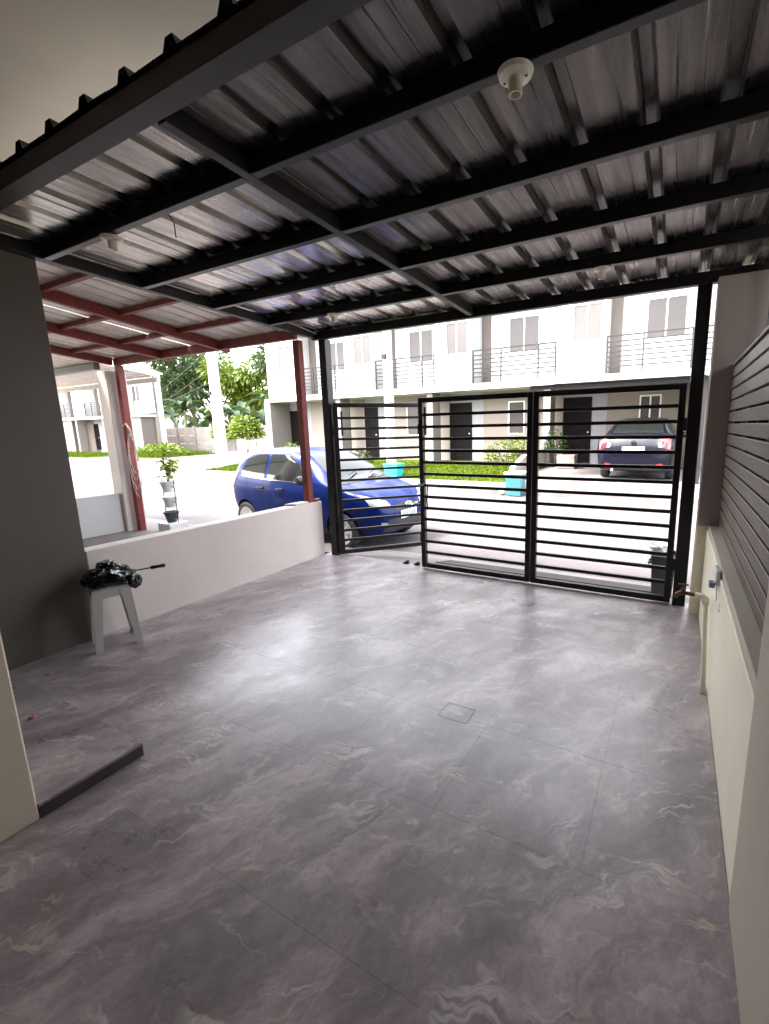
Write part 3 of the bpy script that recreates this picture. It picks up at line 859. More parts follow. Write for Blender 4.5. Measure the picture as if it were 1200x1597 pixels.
# cable coil on red post
cb = B()
r = random.Random(5)
for k in range(4):
    pts = []
    for i in range(30):
        t = i / 29 * 1.85 * math.pi + k
        pts.append((-7.13 + 0.03 * k + (0.07 + 0.02 * k) * math.sin(t) + r.uniform(-0.02, 0.02), 3.77 - 0.015 * k, 1.22 - 0.06 * k + (0.30 + 0.05 * k) * math.cos(t) + r.uniform(-0.02, 0.02)))
    cb.tube(pts, 0.0055, 6)
cb.tube([(-7.30, 3.78, 1.62), (-7.2, 3.77, 1.66), (-7.12, 3.77, 1.58), (-7.06, 3.76, 1.50)], 0.012, 6)
tag(cb.out('cable_coil', M['taupe_light'], None, smooth='all'), 'loops of pale cable hanging on the far red post', 'cable')

# pot stand with leafy plant
ps = root('plant_stand', (-7.02, 4.17, 0), 0, 'white stacked pots with a lime green leafy plant beside the far red post', 'potted plant')
B().box(-7.18, -6.86, 4.02, 4.32, -0.02, 0.12).out('base_block', M['whiteplastic'], ps, 0.01)
for i, z in enumerate((0.12, 0.36, 0.60)):
    B().lathe([(0.001, 0), (0.07, 0), (0.10, 0.13), (0.112, 0.15), (0.112, 0.17), (0.095, 0.17), (0.09, 0.14), (0.001, 0.14)], (-7.03 + 0.02 * (i % 2), 4.17, z), 16).out('pot', M['whiteplastic' if i else 'greybin'], ps, smooth=True)
    B().box(-7.16, -6.88, 4.165, 4.175, z + 0.08, z + 0.092).out('shelf_rod', M['trim'], ps)
for sx in (-7.17, -6.87):
    B().cyl((sx, 4.17, 0.121), (sx, 4.17, 0.8), 0.007, 6).out('stand_rod', M['rail'], ps)
def leaf_blade(b, base, direction, length, width, droop, segs=5, roll=0.0, fold=0.15):
    d = Vector(direction).normalized()
    side = d.cross(Vector((0, 0, 1)))
    if side.length < 0.05: side = Vector((1, 0, 0))
    side.normalize()
    side = Matrix.Rotation(roll, 3, d) @ side
    p = Vector(base)
    rows = []
    for i in range(segs + 1):
        t = i / segs
        w = width * math.sin(math.pi * min(0.98, 0.06 + 0.92 * t)) ** 0.7
        nrm = side.cross(d)
        rows.append((b.bm.verts.new(p - side * w / 2 + nrm * fold * w), b.bm.verts.new(p), b.bm.verts.new(p + side * w / 2 + nrm * fold * w)))
        d = (d + Vector((0, 0, -droop / segs))).normalized()
        p = p + d * (length / segs)
    for A, C in zip(rows, rows[1:]):
        b.bm.faces.new((A[0], A[1], C[1], C[0]))
        b.bm.faces.new((A[1], A[2], C[2], C[1]))
rl = random.Random(17)
for k in range(4):
    tip = (-7.02 + rl.uniform(-0.16, 0.16), 4.17 + rl.uniform(-0.12, 0.12), rl.uniform(1.0, 1.22))
    B().tube([(-7.02, 4.17, 0.72), ((-7.02 + tip[0]) / 2 + 0.02, (4.17 + tip[1]) / 2, 0.9), tip], [0.008, 0.006, 0.004], 5).out('stem', M['banana_stem'], ps)
    for q in range(11):
        f = rl.uniform(0.25, 1.0)
        a = rl.uniform(0, 6.28)
        b = B()
        leaf_blade(b, (-7.02 + (tip[0] + 7.02) * f, 4.17 + (tip[1] - 4.17) * f, 0.72 + (tip[2] - 0.72) * f), (math.cos(a), math.sin(a), rl.uniform(0.1, 1.2)), rl.uniform(0.12, 0.2), rl.uniform(0.07, 0.11), 1.0)
        b.out('leaf', M['leaf_pot'], ps, smooth='all')
o = B().prism([(-6.72, 4.10), (-6.20, 4.02), (-6.19, 4.10), (-6.71, 4.18)], 'z', -0.005, 0.02).out('plank', M['bark'], None, 0.002)
tag(o, 'short wooden plank lying on the concrete beside the plant stand', 'plank')

# ---------------------------------------------------------------- vehicles
def hermite(stations, x):
    n = len(stations)
    for i in range(n - 1):
        if stations[i][0] <= x <= stations[i + 1][0] + 1e-9: break
    a, c = stations[i], stations[i + 1]
    h = c[0] - a[0]
    t = (x - a[0]) / h
    out = [x]
    for k in range(1, len(a)):
        def slope(j):
            if j == 0: return (stations[1][k] - stations[0][k]) / (stations[1][0] - stations[0][0])
            if j == n - 1: return (stations[-1][k] - stations[-2][k]) / (stations[-1][0] - stations[-2][0])
            s0 = (stations[j][k] - stations[j - 1][k]) / (stations[j][0] - stations[j - 1][0])
            s1 = (stations[j + 1][k] - stations[j][k]) / (stations[j + 1][0] - stations[j][0])
            return 0 if s0 * s1 <= 0 else 2 * s0 * s1 / (s0 + s1)
        m0, m1 = slope(i) * h, slope(i + 1) * h
        out.append((2 * t**3 - 3 * t**2 + 1) * a[k] + (t**3 - 2 * t**2 + t) * m0 + (-2 * t**3 + 3 * t**2) * c[k] + (t**3 - t**2) * m1)
    return out

class Car:
    def __init__(s, stations, nx=72):
        s.st = stations
        x0, x1 = stations[0][0], stations[-1][0]
        bm = bmesh.new()
        rings = []
        for i in range(nx + 1):
            x = x0 + (x1 - x0) * (0.5 - 0.5 * math.cos(math.pi * i / nx)) if False else x0 + (x1 - x0) * i / nx
            _, zbt, zbelt, ztop, wb, wm, wt = hermite(stations, x)
            ctl = [(0, zbt), (wb * 0.8, zbt), (wb, zbt + 0.07), (wm, zbt + (zbelt - zbt) * 0.55), (wm * 0.985, zbelt), (wt + (wm - wt) * 0.12, zbelt + (ztop - zbelt) * 0.80), (wt * 0.80, ztop - 0.028), (wt * 0.4, ztop - 0.006), (0, ztop)]
            half = []
            m = len(ctl)
            for k in range(m - 1):
                p0, p1, p2, p3 = ctl[max(k - 1, 0)], ctl[k], ctl[k + 1], ctl[min(k + 2, m - 1)]
                for q in range(4):
                    t = q / 4
                    half.append(tuple(0.5 * ((2 * p1[j]) + (-p0[j] + p2[j]) * t + (2 * p0[j] - 5 * p1[j] + 4 * p2[j] - p3[j]) * t * t + (-p0[j] + 3 * p1[j] - 3 * p2[j] + p3[j]) * t**3) for j in (0, 1)))
            half.append(ctl[-1])
            ring = [bm.verts.new((x, y, z)) for y, z in half] + [bm.verts.new((x, -y, z)) for y, z in half[-2:0:-1]]
            rings.append(ring)
        n = len(rings[0])
        for A, C in zip(rings, rings[1:]):
            for k in range(n): bm.faces.new((A[k], A[(k + 1) % n], C[(k + 1) % n], C[k]))
        bm.faces.new(rings[0][::-1]); bm.faces.new(rings[-1])
        bmesh.ops.recalc_face_normals(bm, faces=bm.faces)
        s.bm = bm
        s.bvh = BVHTree.FromBMesh(bm)
    def body(s, r, m, wheels, rad, name='body'):
        me = bpy.data.meshes.new(name)
        s.bm.to_mesh(me)
        for f in me.polygons: f.use_smooth = True
        o = link(name, me, m, r)
        cut = B()
        for x in wheels:
            for sg in (-1, 1):
                cut.cyl((x, sg * 0.50, 0.285), (x, sg * 1.2, 0.285), rad, 32)
        bmesh.ops.recalc_face_normals(cut.bm, faces=cut.bm.faces)
        cme = bpy.data.meshes.new('cutter'); cut.bm.to_mesh(cme); cut.bm.free()
        cme.materials.append(M['trim'])
        co = bpy.data.objects.new('cutter', cme); COL.objects.link(co)
        o2 = bpy.data.objects.new('tmp', me); COL.objects.link(o2)
        md = o2.modifiers.new('b', 'BOOLEAN'); md.operation = 'DIFFERENCE'; md.object = co; md.solver = 'EXACT'
        try: md.material_mode = 'TRANSFER'
        except Exception: pass
        dg = bpy.context.evaluated_depsgraph_get()
        new = bpy.data.meshes.new_from_object(o2.evaluated_get(dg))
        new.name = name
        bpy.data.objects.remove(o2); bpy.data.objects.remove(co); bpy.data.meshes.remove(cme)
        o.data = new
        try: new.set_sharp_from_angle(angle=math.radians(42))
        except Exception: pass
        return o
    def patch(s, name, m, r, view, bot, top, rows=8, off=0.006, cols=10, mirror=False, th=0.012):
        """ruled patch between two polylines in a 2D projection, laid on the body surface along the view direction.
        view: 'R' right side (x,z), 'L', 'F' front (y,z), 'B' back (y,z), 'T' top (x,y)"""
        def res(pl, n):
            out = []
            L = [0]
            for a, c in zip(pl, pl[1:]): L.append(L[-1] + math.dist(a, c))
            for i in range(n + 1):
                t = L[-1] * i / n
                for k in range(len(pl) - 1):
                    if t <= L[k + 1] + 1e-9: break
                f = (t - L[k]) / max(1e-9, L[k + 1] - L[k])
                out.append((pl[k][0] + (pl[k + 1][0] - pl[k][0]) * f, pl[k][1] + (pl[k + 1][1] - pl[k][1]) * f))
            return out
        bo, to = res(bot, cols), res(top, cols)
        org = {'R': lambda u, v: ((u, -3, v), (0, 1, 0)), 'L': lambda u, v: ((u, 3, v), (0, -1, 0)), 'F': lambda u, v: ((8, u, v), (-1, 0, 0)),
               'B': lambda u, v: ((-8, u, v), (1, 0, 0)), 'T': lambda u, v: ((u, v, 4), (0, 0, -1))}[view]
        bm = bmesh.new()
        outer, inner = [], []
        for j in range(rows + 1):
            ro, ri = [], []
            for i in range(cols + 1):
                u = bo[i][0] + (to[i][0] - bo[i][0]) * j / rows
                v = bo[i][1] + (to[i][1] - bo[i][1]) * j / rows
                o, d = org(u, v)
                loc, nrm, _, _ = s.bvh.ray_cast(Vector(o), Vector(d))
                if loc is None:
                    loc, nrm, _, _ = s.bvh.find_nearest(Vector(o) + Vector(d) * (3 if view in 'RL' else 8 if view in 'FB' else 4))
                if nrm.dot(Vector(d)) > 0: nrm = -nrm
                ro.append(bm.verts.new(loc + nrm * off)); ri.append(bm.verts.new(loc + nrm * (off - th)))
            outer.append(ro); inner.append(ri)
        for j in range(rows):
            for i in range(cols):
                bm.faces.new((outer[j][i], outer[j][i + 1], outer[j + 1][i + 1], outer[j + 1][i]))
        border = [(0, i) for i in range(cols)] + [(j, cols) for j in range(rows)] + [(rows, i) for i in range(cols, 0, -1)] + [(j, 0) for j in range(rows, 0, -1)]
        for (a, b_), (c, d_) in zip(border, border[1:] + border[:1]):
            bm.faces.new((outer[a][b_], outer[c][d_], inner[c][d_], inner[a][b_]))
        bmesh.ops.recalc_face_normals(bm, faces=bm.faces)
        me = bpy.data.meshes.new(name)
        bm.to_mesh(me); bm.free()
        for f in me.polygons: f.use_smooth = True
        try: me.set_sharp_from_angle(angle=math.radians(50))
        except Exception: pass
        return link(name, me, m, r)

def wheel(r, x, y, rad, side, spokes=8, wid=0.165):
    """tyre with a spoked rim as its sub-parts"""
    w = bpy.data.objects.new('wheel', None); COL.objects.link(w); w.parent = r
    w.location = (x, y, rad); w.empty_display_size = 0.1
    ri = rad * 0.66
    h = wid / 2
    b = B().lathe([(ri, -h * 0.8), (ri + 0.02, -h), (rad - 0.025, -h), (rad - 0.004, -h * 0.75), (rad, -h * 0.3), (rad, h * 0.3), (rad - 0.004, h * 0.75), (rad - 0.025, h), (ri + 0.02, h), (ri, h * 0.8)], n=36, axis='y')
    b.out('tyre', M['rubber'], w, smooth=True, off=ZERO())
    b = B()
    s = side
    b.lathe([(ri * 0.86, s * h * 0.80), (ri, s * h * 0.92), (ri + 0.012, s * h * 0.94), (ri + 0.004, s * h * 0.3), (ri * 0.90, s * h * 0.3)], n=36, axis='y')
    b.lathe([(0.001, s * h * 0.78), (0.05, s * h * 0.78), (0.058, s * h * 0.5), (0.001, s * h * 0.5)], n=16, axis='y')
    for k in range(spokes):
        t = 2 * math.pi * k / spokes
        d = Vector((math.cos(t), 0, math.sin(t)))
        b.bar(d * 0.035 + Vector((0, s * h * 0.66, 0)), d * ri * 0.95 + Vector((0, s * h * 0.74, 0)), 0.042, 0.022, up=(0, 1, 0))
    b.out('rim', M['rim'], w, smooth=True, off=ZERO())
    B().cyl((0, s * h * 0.25, 0), (0, s * h * 0.35, 0), ri * 0.9, 24).out('hub_disc', M['trim'], w, off=ZERO())
    return w

# --- blue hatchback : x forward, rear axle at x = 0
hb = root('hatchback_car', (-6.494, 5.932, -0.245), math.radians(-5.2), 'small blue hatchback parked in the street with its front behind the open gate leaf', 'car')
hst = [(-0.47, 0.42, 0.70, 0.86, 0.48, 0.60, 0.50), (-0.43, 0.33, 0.80, 1.00, 0.58, 0.68, 0.56), (-0.34, 0.28, 0.95, 1.22, 0.66, 0.735, 0.57), (-0.20, 0.25, 1.02, 1.42, 0.70, 0.76, 0.565),
       (0.0, 0.22, 1.02, 1.475, 0.72, 0.775, 0.57), (0.45, 0.20, 0.995, 1.50, 0.73, 0.78, 0.575), (0.95, 0.20, 0.965, 1.50, 0.73, 0.78, 0.58), (1.40, 0.20, 0.945, 1.455, 0.73, 0.78, 0.565),
       (1.80, 0.20, 0.94, 1.26, 0.73, 0.78, 0.56), (2.12, 0.20, 0.92, 1.025, 0.73, 0.78, 0.62), (2.25, 0.20, 0.895, 0.985, 0.73, 0.775, 0.63), (2.50, 0.21, 0.84, 0.945, 0.72, 0.765, 0.60), (2.75, 0.22, 0.77, 0.875, 0.68, 0.72, 0.54),
       (2.93, 0.24, 0.68, 0.78, 0.58, 0.62, 0.46), (3.03, 0.27, 0.58, 0.68, 0.44, 0.48, 0.36), (3.07, 0.33, 0.50, 0.60, 0.30, 0.34, 0.26)]
car = Car(hst)
car.body(hb, M['blue'], (0.0, 2.38), 0.335)
hb.scale = (0.97, 0.97, 0.985)
for x in (0.0, 2.38):
    for s_ in (-1, 1): wheel(hb, x, s_ * 0.685, 0.283, s_, 8)
for sd in ('R', 'L'):
    car.patch('rear_window', M['glass_dark'], hb, sd, [(-0.06, 1.08), (0.10, 1.045), (0.60, 1.01)], [(0.04, 1.30), (0.22, 1.385), (0.585, 1.40)], 8)
    car.patch('front_window', M['glass_dark'], hb, sd, [(0.68, 1.005), (1.20, 0.985), (1.66, 0.985)], [(0.665, 1.40), (1.12, 1.395), (1.46, 1.22)], 8)
    car.patch('window_trim', M['chrome'], hb, sd, [(-0.06, 1.295), (0.16, 1.395), (0.60, 1.42), (1.12, 1.415), (1.36, 1.345)], [(-0.06, 1.315), (0.15, 1.420), (0.60, 1.445), (1.12, 1.44), (1.36, 1.368)], 2, 0.010, 24)
    car.patch('tail_light', M['redlens'], hb, sd, [(-0.38, 0.80), (-0.27, 0.88)], [(-0.24, 1.13), (-0.15, 1.10)], 8, 0.008, 4)
    for xs2 in ([(0.635, 0.30), (0.635, 0.99)], [(1.60, 0.30), (1.72, 0.96)], [(0.30, 0.62), (0.10, 0.98)]):
        (xa, za), (xb, zb2) = xs2
        car.patch('door_seam', M['trim'], hb, sd, [(xa - 0.005, za), (xa + 0.005, za)], [(xb - 0.005, zb2), (xb + 0.005, zb2)], 10, 0.0025, 1, th=0.006)
    car.patch('belt_moulding', M['chrome'], hb, sd, [(-0.02, 1.030), (0.60, 0.992), (1.68, 0.962)], [(-0.02, 1.045), (0.60, 1.004), (1.68, 0.974)], 1, 0.008, 20)
    car.patch('sill_trim', M['trim'], hb, sd, [(0.36, 0.215), (2.02, 0.215)], [(0.36, 0.30), (2.02, 0.30)], 2, 0.006, 12)
    sg = -1 if sd == 'R' else 1
    for hx_ in (0.50, 1.02):
        car.patch('handle_recess', M['trim'], hb, sd, [(hx_ - 0.10, 0.815), (hx_ + 0.08, 0.815)], [(hx_ - 0.10, 0.875), (hx_ + 0.08, 0.875)], 3, 0.003, 6)
        B().tube([(hx_ - 0.10, sg * 0.785, 0.845), (hx_ - 0.06, sg * 0.812, 0.852), (hx_ + 0.05, sg * 0.812, 0.852), (hx_ + 0.09, sg * 0.785, 0.845)], 0.014, 8).out('door_handle', M['blue'], hb, smooth='all', off=ZERO())
    mb = B().lathe([(0.01, -0.09), (0.06, -0.085), (0.078, -0.04), (0.078, 0.03), (0.06, 0.075), (0.01, 0.085)], (0, 0, 0), 14, 'y')
    bmesh.ops.scale(mb.bm, vec=(0.75, 1, 0.9), verts=mb.bm.verts)
    bmesh.ops.translate(mb.bm, vec=(1.66, sg * 0.86, 1.03), verts=mb.bm.verts)
    mb.bar((1.68, sg * 0.72, 0.985), (1.66, sg * 0.80, 1.01), 0.06, 0.03)
    mb.out('mirror', M['trim'], hb, smooth=True, off=ZERO())
    # headlight : swept back along the wing
    car.patch('headlight', M['lens'], hb, 'F', [(sg * 0.36, 0.645), (sg * 0.56, 0.655), (sg * 0.66, 0.70)], [(sg * 0.40, 0.735), (sg * 0.58, 0.80), (sg * 0.695, 0.845)], 6, 0.008, 10)
    car.patch('headlight_bezel', M['trim'], hb, 'F', [(sg * 0.34, 0.63), (sg * 0.57, 0.638), (sg * 0.68, 0.69)], [(sg * 0.36, 0.645), (sg * 0.56, 0.655), (sg * 0.665, 0.70)], 2, 0.007, 10)
    car.patch('fog_lamp', M['lens'], hb, 'F', [(sg * 0.46, 0.36), (sg * 0.55, 0.38)], [(sg * 0.46, 0.43), (sg * 0.55, 0.44)], 3, 0.006, 3)
car.patch('windscreen', M['glass_dark'], hb, 'T', [(2.10, -0.60), (2.17, -0.3), (2.19, 0), (2.17, 0.3), (2.10, 0.60)], [(1.46, -0.50), (1.50, -0.3), (1.52, 0), (1.50, 0.3), (1.46, 0.50)], 10, 0.006, 16)
car.patch('rear_glass', M['glass_dark'], hb, 'B', [(-0.48, 1.08), (0.48, 1.08)], [(-0.44, 1.36), (0.44, 1.36)], 6, 0.006, 10)
car.patch('cowl', M['trim'], hb, 'T', [(2.24, -0.60), (2.28, 0), (2.24, 0.60)], [(2.14, -0.61), (2.20, 0), (2.14, 0.61)], 2, 0.004, 12)
for y0 in (-0.35, 0.18):
    B().tube([(2.19, y0, 1.035), (2.12, y0 + 0.03, 1.075), (2.02, y0 + 0.42, 1.16)], 0.009, 6).out('wiper', M['trim'], hb, off=ZERO())
car.patch('grille', M['trim'], hb, 'F', [(-0.30, 0.60), (0, 0.585), (0.30, 0.60)], [(-0.33, 0.655), (0, 0.69), (0.33, 0.655)], 3, 0.006, 14)
car.patch('grille_bar', M['chrome'], hb, 'F', [(-0.29, 0.625), (0, 0.612), (0.29, 0.625)], [(-0.29, 0.640), (0, 0.630), (0.29, 0.640)], 1, 0.014, 14)
car.patch('lower_grille', M['trim'], hb, 'F', [(-0.52, 0.29), (0, 0.285), (0.52, 0.29)], [(-0.44, 0.47), (0, 0.48), (0.44, 0.47)], 4, 0.005, 14)
em = B()
for k in range(24):
    t0, t1 = 2 * math.pi * k / 24, 2 * math.pi * (k + 1) / 24
    em.bar((3.098, 0.075 * math.cos(t0), 0.655 + 0.042 * math.sin(t0)), (3.098, 0.075 * math.cos(t1), 0.655 + 0.042 * math.sin(t1)), 0.010, 0.010, up=(1, 0, 0))
em.bar((3.10, 0.045, 0.630), (3.10, 0.022, 0.680), 0.012, 0.014, up=(1, 0, 0))
em.bar((3.10, -0.022, 0.630), (3.10, -0.045, 0.680), 0.012, 0.014, up=(1, 0, 0))
em.bar((3.10, 0.035, 0.652), (3.10, -0.035, 0.658), 0.012, 0.010, up=(1, 0, 0))
em.out('emblem', M['chrome'], hb, off=ZERO())
pt = B().box(3.085, 3.093, -0.20, 0.20, 0.455, 0.575).out('licence_plate', M['plate'], hb, 0.003, off=ZERO())
for k, y0 in enumerate((-0.15, -0.10, -0.05, 0.03, 0.08, 0.13)):
    B().box(3.0935, 3.0945, y0, y0 + 0.028, 0.485, 0.545).out('plate_mark', M['ink'], pt, off=ZERO())

# --- dark sedan, seen from behind : x forward, rear axle at x = 0
sd_ = root('sedan_car', (-0.84, 12.25, 0.195), math.radians(88), 'dark blue grey sedan seen from behind under the white carport roof opposite', 'car')
sst = [(-0.93, 0.40, 0.60, 0.74, 0.55, 0.62, 0.52), (-0.89, 0.30, 0.80, 0.95, 0.68, 0.74, 0.60), (-0.80, 0.25, 0.92, 1.06, 0.76, 0.815, 0.64), (-0.55, 0.22, 0.97, 1.09, 0.79, 0.84, 0.64), (-0.38, 0.20, 0.98, 1.11, 0.80, 0.845, 0.60),
       (0.0, 0.19, 0.98, 1.33, 0.80, 0.845, 0.565), (0.35, 0.18, 0.97, 1.46, 0.80, 0.845, 0.57), (1.0, 0.18, 0.95, 1.50, 0.80, 0.845, 0.60), (1.5, 0.18, 0.94, 1.46, 0.80, 0.845, 0.60),
       (2.1, 0.18, 0.92, 1.12, 0.80, 0.845, 0.64), (2.3, 0.18, 0.90, 1.02, 0.80, 0.84, 0.66), (2.9, 0.19, 0.82, 0.92, 0.77, 0.81, 0.60), (3.3, 0.22, 0.70, 0.78, 0.62, 0.66, 0.48), (3.45, 0.30, 0.54, 0.62, 0.40, 0.44, 0.34)]
sc_ = Car(sst)
sc_.body(sd_, M['navy'], (0.0, 2.6), 0.35)
for x in (0.0, 2.6):
    for s_ in (-1, 1): wheel(sd_, x, s_ * 0.74, 0.30, s_, 7, 0.19)
sc_.patch('rear_glass', M['glass_dark'], sd_, 'T', [(-0.30, -0.57), (-0.36, 0), (-0.30, 0.57)], [(0.30, -0.47), (0.27, 0), (0.30, 0.47)], 8, 0.005, 14)
for sd2, sg in (('R', -1), ('L', 1)):
    sc_.patch('side_window', M['glass_dark'], sd_, sd2, [(0.0, 1.02), (0.95, 0.995)], [(0.28, 1.36), (0.95, 1.42)], 6, 0.005)
    sc_.patch('side_window', M['glass_dark'], sd_, sd2, [(1.02, 0.995), (1.92, 0.985)], [(1.02, 1.42), (1.52, 1.36)], 6, 0.005)
    sc_.patch('tail_light', M['redlens'], sd_, 'B', [(sg * 0.60, 0.80), (sg * 0.76, 0.74)], [(sg * 0.56, 0.97), (sg * 0.755, 1.00)], 6, 0.01, 6)
    sc_.patch('reverse_light', M['lens'], sd_, 'B', [(sg * 0.52, 0.80), (sg * 0.595, 0.79)], [(sg * 0.50, 0.91), (sg * 0.575, 0.91)], 4, 0.009, 4)
    sc_.patch('reflector', M['redlens'], sd_, 'B', [(sg * 0.50, 0.38), (sg * 0.62, 0.39)], [(sg * 0.50, 0.42), (sg * 0.62, 0.43)], 2, 0.006, 4)
    mb = B().lathe([(0.01, -0.09), (0.06, -0.085), (0.08, -0.03), (0.07, 0.06), (0.01, 0.085)], (0, 0, 0), 12, 'y')
    bmesh.ops.translate(mb.bm, vec=(1.95, sg * 0.93, 1.02), verts=mb.bm.verts)
    mb.out('mirror', M['navy'], sd_, smooth=True, off=ZERO())
sc_.patch('boot_strip', M['chrome'], sd_, 'B', [(-0.50, 0.985), (0, 1.0), (0.50, 0.985)], [(-0.50, 1.01), (0, 1.025), (0.50, 1.01)], 1, 0.012, 14)
sc_.patch('boot_seam', M['trim'], sd_, 'B', [(-0.50, 0.655), (0.50, 0.655)], [(-0.50, 0.665), (0.50, 0.665)], 1, 0.003, 14, th=0.006)
sc_.patch('lower_bumper', M['trim'], sd_, 'B', [(-0.60, 0.30), (0.60, 0.30)], [(-0.55, 0.41), (0.55, 0.41)], 3, 0.005, 14)
ex = -0.955
pt = B().box(ex - 0.012, ex - 0.002, -0.24, 0.24, 0.72, 0.815).out('licence_plate', M['plate'], sd_, 0.003, off=ZERO())
em = B()
for k in range(16):
    t0, t1 = 2 * math.pi * k / 16, 2 * math.pi * (k + 1) / 16
    em.bar((-0.925, 0.05 * math.cos(t0), 0.905 + 0.05 * math.sin(t0)), (-0.925, 0.05 * math.cos(t1), 0.905 + 0.05 * math.sin(t1)), 0.012, 0.012, up=(1, 0, 0))
em.bar((-0.928, -0.062, 0.905), (-0.928, 0.062, 0.905), 0.022, 0.012, up=(1, 0, 0))
em.out('emblem', M['chrome'], sd_, off=ZERO())
B().cyl((-0.95, 0.45, 0.27), (-0.70, 0.45, 0.27), 0.03, 10).out('exhaust', M['rim'], sd_, off=ZERO())

# ---------------------------------------------------------------- houses across the street
def window(name, x0, x1, y, z0, z1, parent, off, panes=2, arch=False, deep=0.05):
    fw = 0.045
    b = B()
    b.box(x0, x1, y - deep, y + 0.01, z0, z0 + fw); b.box(x0, x1, y - deep, y + 0.01, z1 - fw, z1)
    n = panes
    wd = (x1 - x0 - fw) / n
    for i in range(n + 1):
        b.box(x0 + i * wd, x0 + i * wd + fw, y - deep + 0.001, y + 0.009, z0 + fw, z1 - fw)
    w = b.out(name, M['frame'], parent, off=off)
    for i in range(n):
        p = B().box(x0 + i * wd + fw, x0 + (i + 1) * wd, y - 0.02 - 0.008 * (i % 2), y - 0.012 - 0.008 * (i % 2), z0 + fw, z1 - fw).out('pane', M['pane'], w, off=off)
    return w
def row_house(U, Un, xd, label, win3=True, end_left=None, end_right=None, dy=0.0, dz=0.0, awning=False, depth=4.5):
    """U balcony left edge at the front plane, Un the next one's; xd left edge of the door"""
    yf, yr, yg = 14.6 + dy, 15.6 + dy, 15.8 + dy
    left = end_left if end_left is not None else U - 1.42
    right = end_right if end_right is not None else Un - 1.42
    g = root('row_house', ((left + right) / 2, yf, 0.28 + dz), 0, label, 'house', 'row houses across the street')
    z = lambda v: v + dz
    off = g.location
    # upper storey : white projecting wall with a window opening, recessed balcony beside it
    wx0, wx1 = U - 0.98, U - 0.10
    fw = B()
    fw.box(left + 0.002, wx0, yf, yf + 0.2, z(2.95), z(6.0)); fw.box(wx1, U, yf, yf + 0.2, z(2.95), z(6.0))
    fw.box(wx0, wx1, yf, yf + 0.2, z(2.95), z(4.0)); fw.box(wx0, wx1, yf, yf + 0.2, z(5.1), z(6.0))
    fw.box(U - 0.2, U - 0.001, yf + 0.2, yr, z(2.95), z(6.0))
    fw.out('front_wall', M['white'], g)
    window('window', wx0, wx1, yf + 0.06, z(4.0), z(5.1), g, off)
    B().box(U, right - 0.002, yr, yr + 0.2, z(3.1), z(6.0)).out('balcony_wall', M['white'], g)
    B().box(left + 0.003, right - 0.003, yf + 0.002, yr + 0.19, z(2.80), z(2.949)).out('floor_slab', M['white'], g)
    B().box(U, right - 0.003, yf + 0.001, yr - 0.002, z(2.95), z(3.02)).out('balcony_floor', M['concrete'], g)
    B().box(U + 0.02, U + 0.34, yr - 0.06, yr - 0.001, z(3.03), z(5.99)).out('accent_strip', M['taupe'], g)
    window('balcony_window', U + 1.0, U + 2.1, yr - 0.02, z(4.02) if win3 else z(3.1), z(5.2), g, off)
    ra = B()
    x0, x1 = U + 0.03, right - 0.03
    for k, zz in enumerate((3.22, 3.36, 3.5, 3.64, 3.78, 3.92)):
        ra.bar((x0, yf + 0.05, z(zz)), (x1, yf + 0.05, z(zz)), 0.016, 0.016)
    rail = B().bar((x0, yf + 0.05, z(4.08)), (x1, yf + 0.05, z(4.08)), 0.04, 0.04).out('balcony_railing', M['rail'], g, off=off)
    me = None
    for k, zz in enumerate((3.22, 3.36, 3.5, 3.64, 3.78, 3.92)):
        B().bar((x0, yf + 0.05, z(zz)), (x1, yf + 0.05, z(zz)), 0.034, 0.034).out('rail_bar', M['rail'], rail, off=off)
    for xx in (x0 + 0.02, x0 + (x1 - x0) * 0.36, x0 + (x1 - x0) * 0.8, x1 - 0.02):
        B().bar((xx, yf + 0.05, z(3.02)), (xx, yf + 0.05, z(4.06)), 0.04, 0.04, up=(0, 1, 0)).out('rail_post', M['rail'], rail, off=off)
    ra.bm.free()
    # ground floor
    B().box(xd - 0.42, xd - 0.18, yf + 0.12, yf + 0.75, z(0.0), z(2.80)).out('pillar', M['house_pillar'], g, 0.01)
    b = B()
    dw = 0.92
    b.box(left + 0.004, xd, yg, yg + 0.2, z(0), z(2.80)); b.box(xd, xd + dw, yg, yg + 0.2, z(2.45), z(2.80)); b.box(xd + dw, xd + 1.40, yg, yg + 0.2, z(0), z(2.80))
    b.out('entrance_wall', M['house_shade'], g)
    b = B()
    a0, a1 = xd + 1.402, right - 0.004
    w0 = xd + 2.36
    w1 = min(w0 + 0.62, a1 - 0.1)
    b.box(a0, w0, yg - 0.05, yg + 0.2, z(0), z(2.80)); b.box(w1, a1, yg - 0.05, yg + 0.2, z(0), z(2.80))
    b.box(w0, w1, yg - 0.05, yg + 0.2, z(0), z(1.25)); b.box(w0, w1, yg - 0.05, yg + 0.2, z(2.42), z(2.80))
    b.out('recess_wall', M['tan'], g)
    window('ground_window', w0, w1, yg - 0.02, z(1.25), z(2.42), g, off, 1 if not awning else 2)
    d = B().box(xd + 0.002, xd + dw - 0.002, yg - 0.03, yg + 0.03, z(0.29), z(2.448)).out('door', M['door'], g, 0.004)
    for k in range(5):
        B().box(xd + 0.12, xd + dw - 0.12, yg - 0.045, yg - 0.0305, z(0.42 + k * 0.405), z(0.72 + k * 0.405)).out('door_panel', M['door'], d, 0.006, off=off)
    B().cyl((xd + dw - 0.09, yg - 0.09, z(1.3)), (xd + dw - 0.09, yg - 0.031, z(1.3)), 0.025, 10).out('handle', M['rim'], d, off=off)
    B().box(left + 0.004, right - 0.004, yg + 0.21, yg + depth, z(-0.2), z(5.99)).out('rear_wall', M['white'], g)
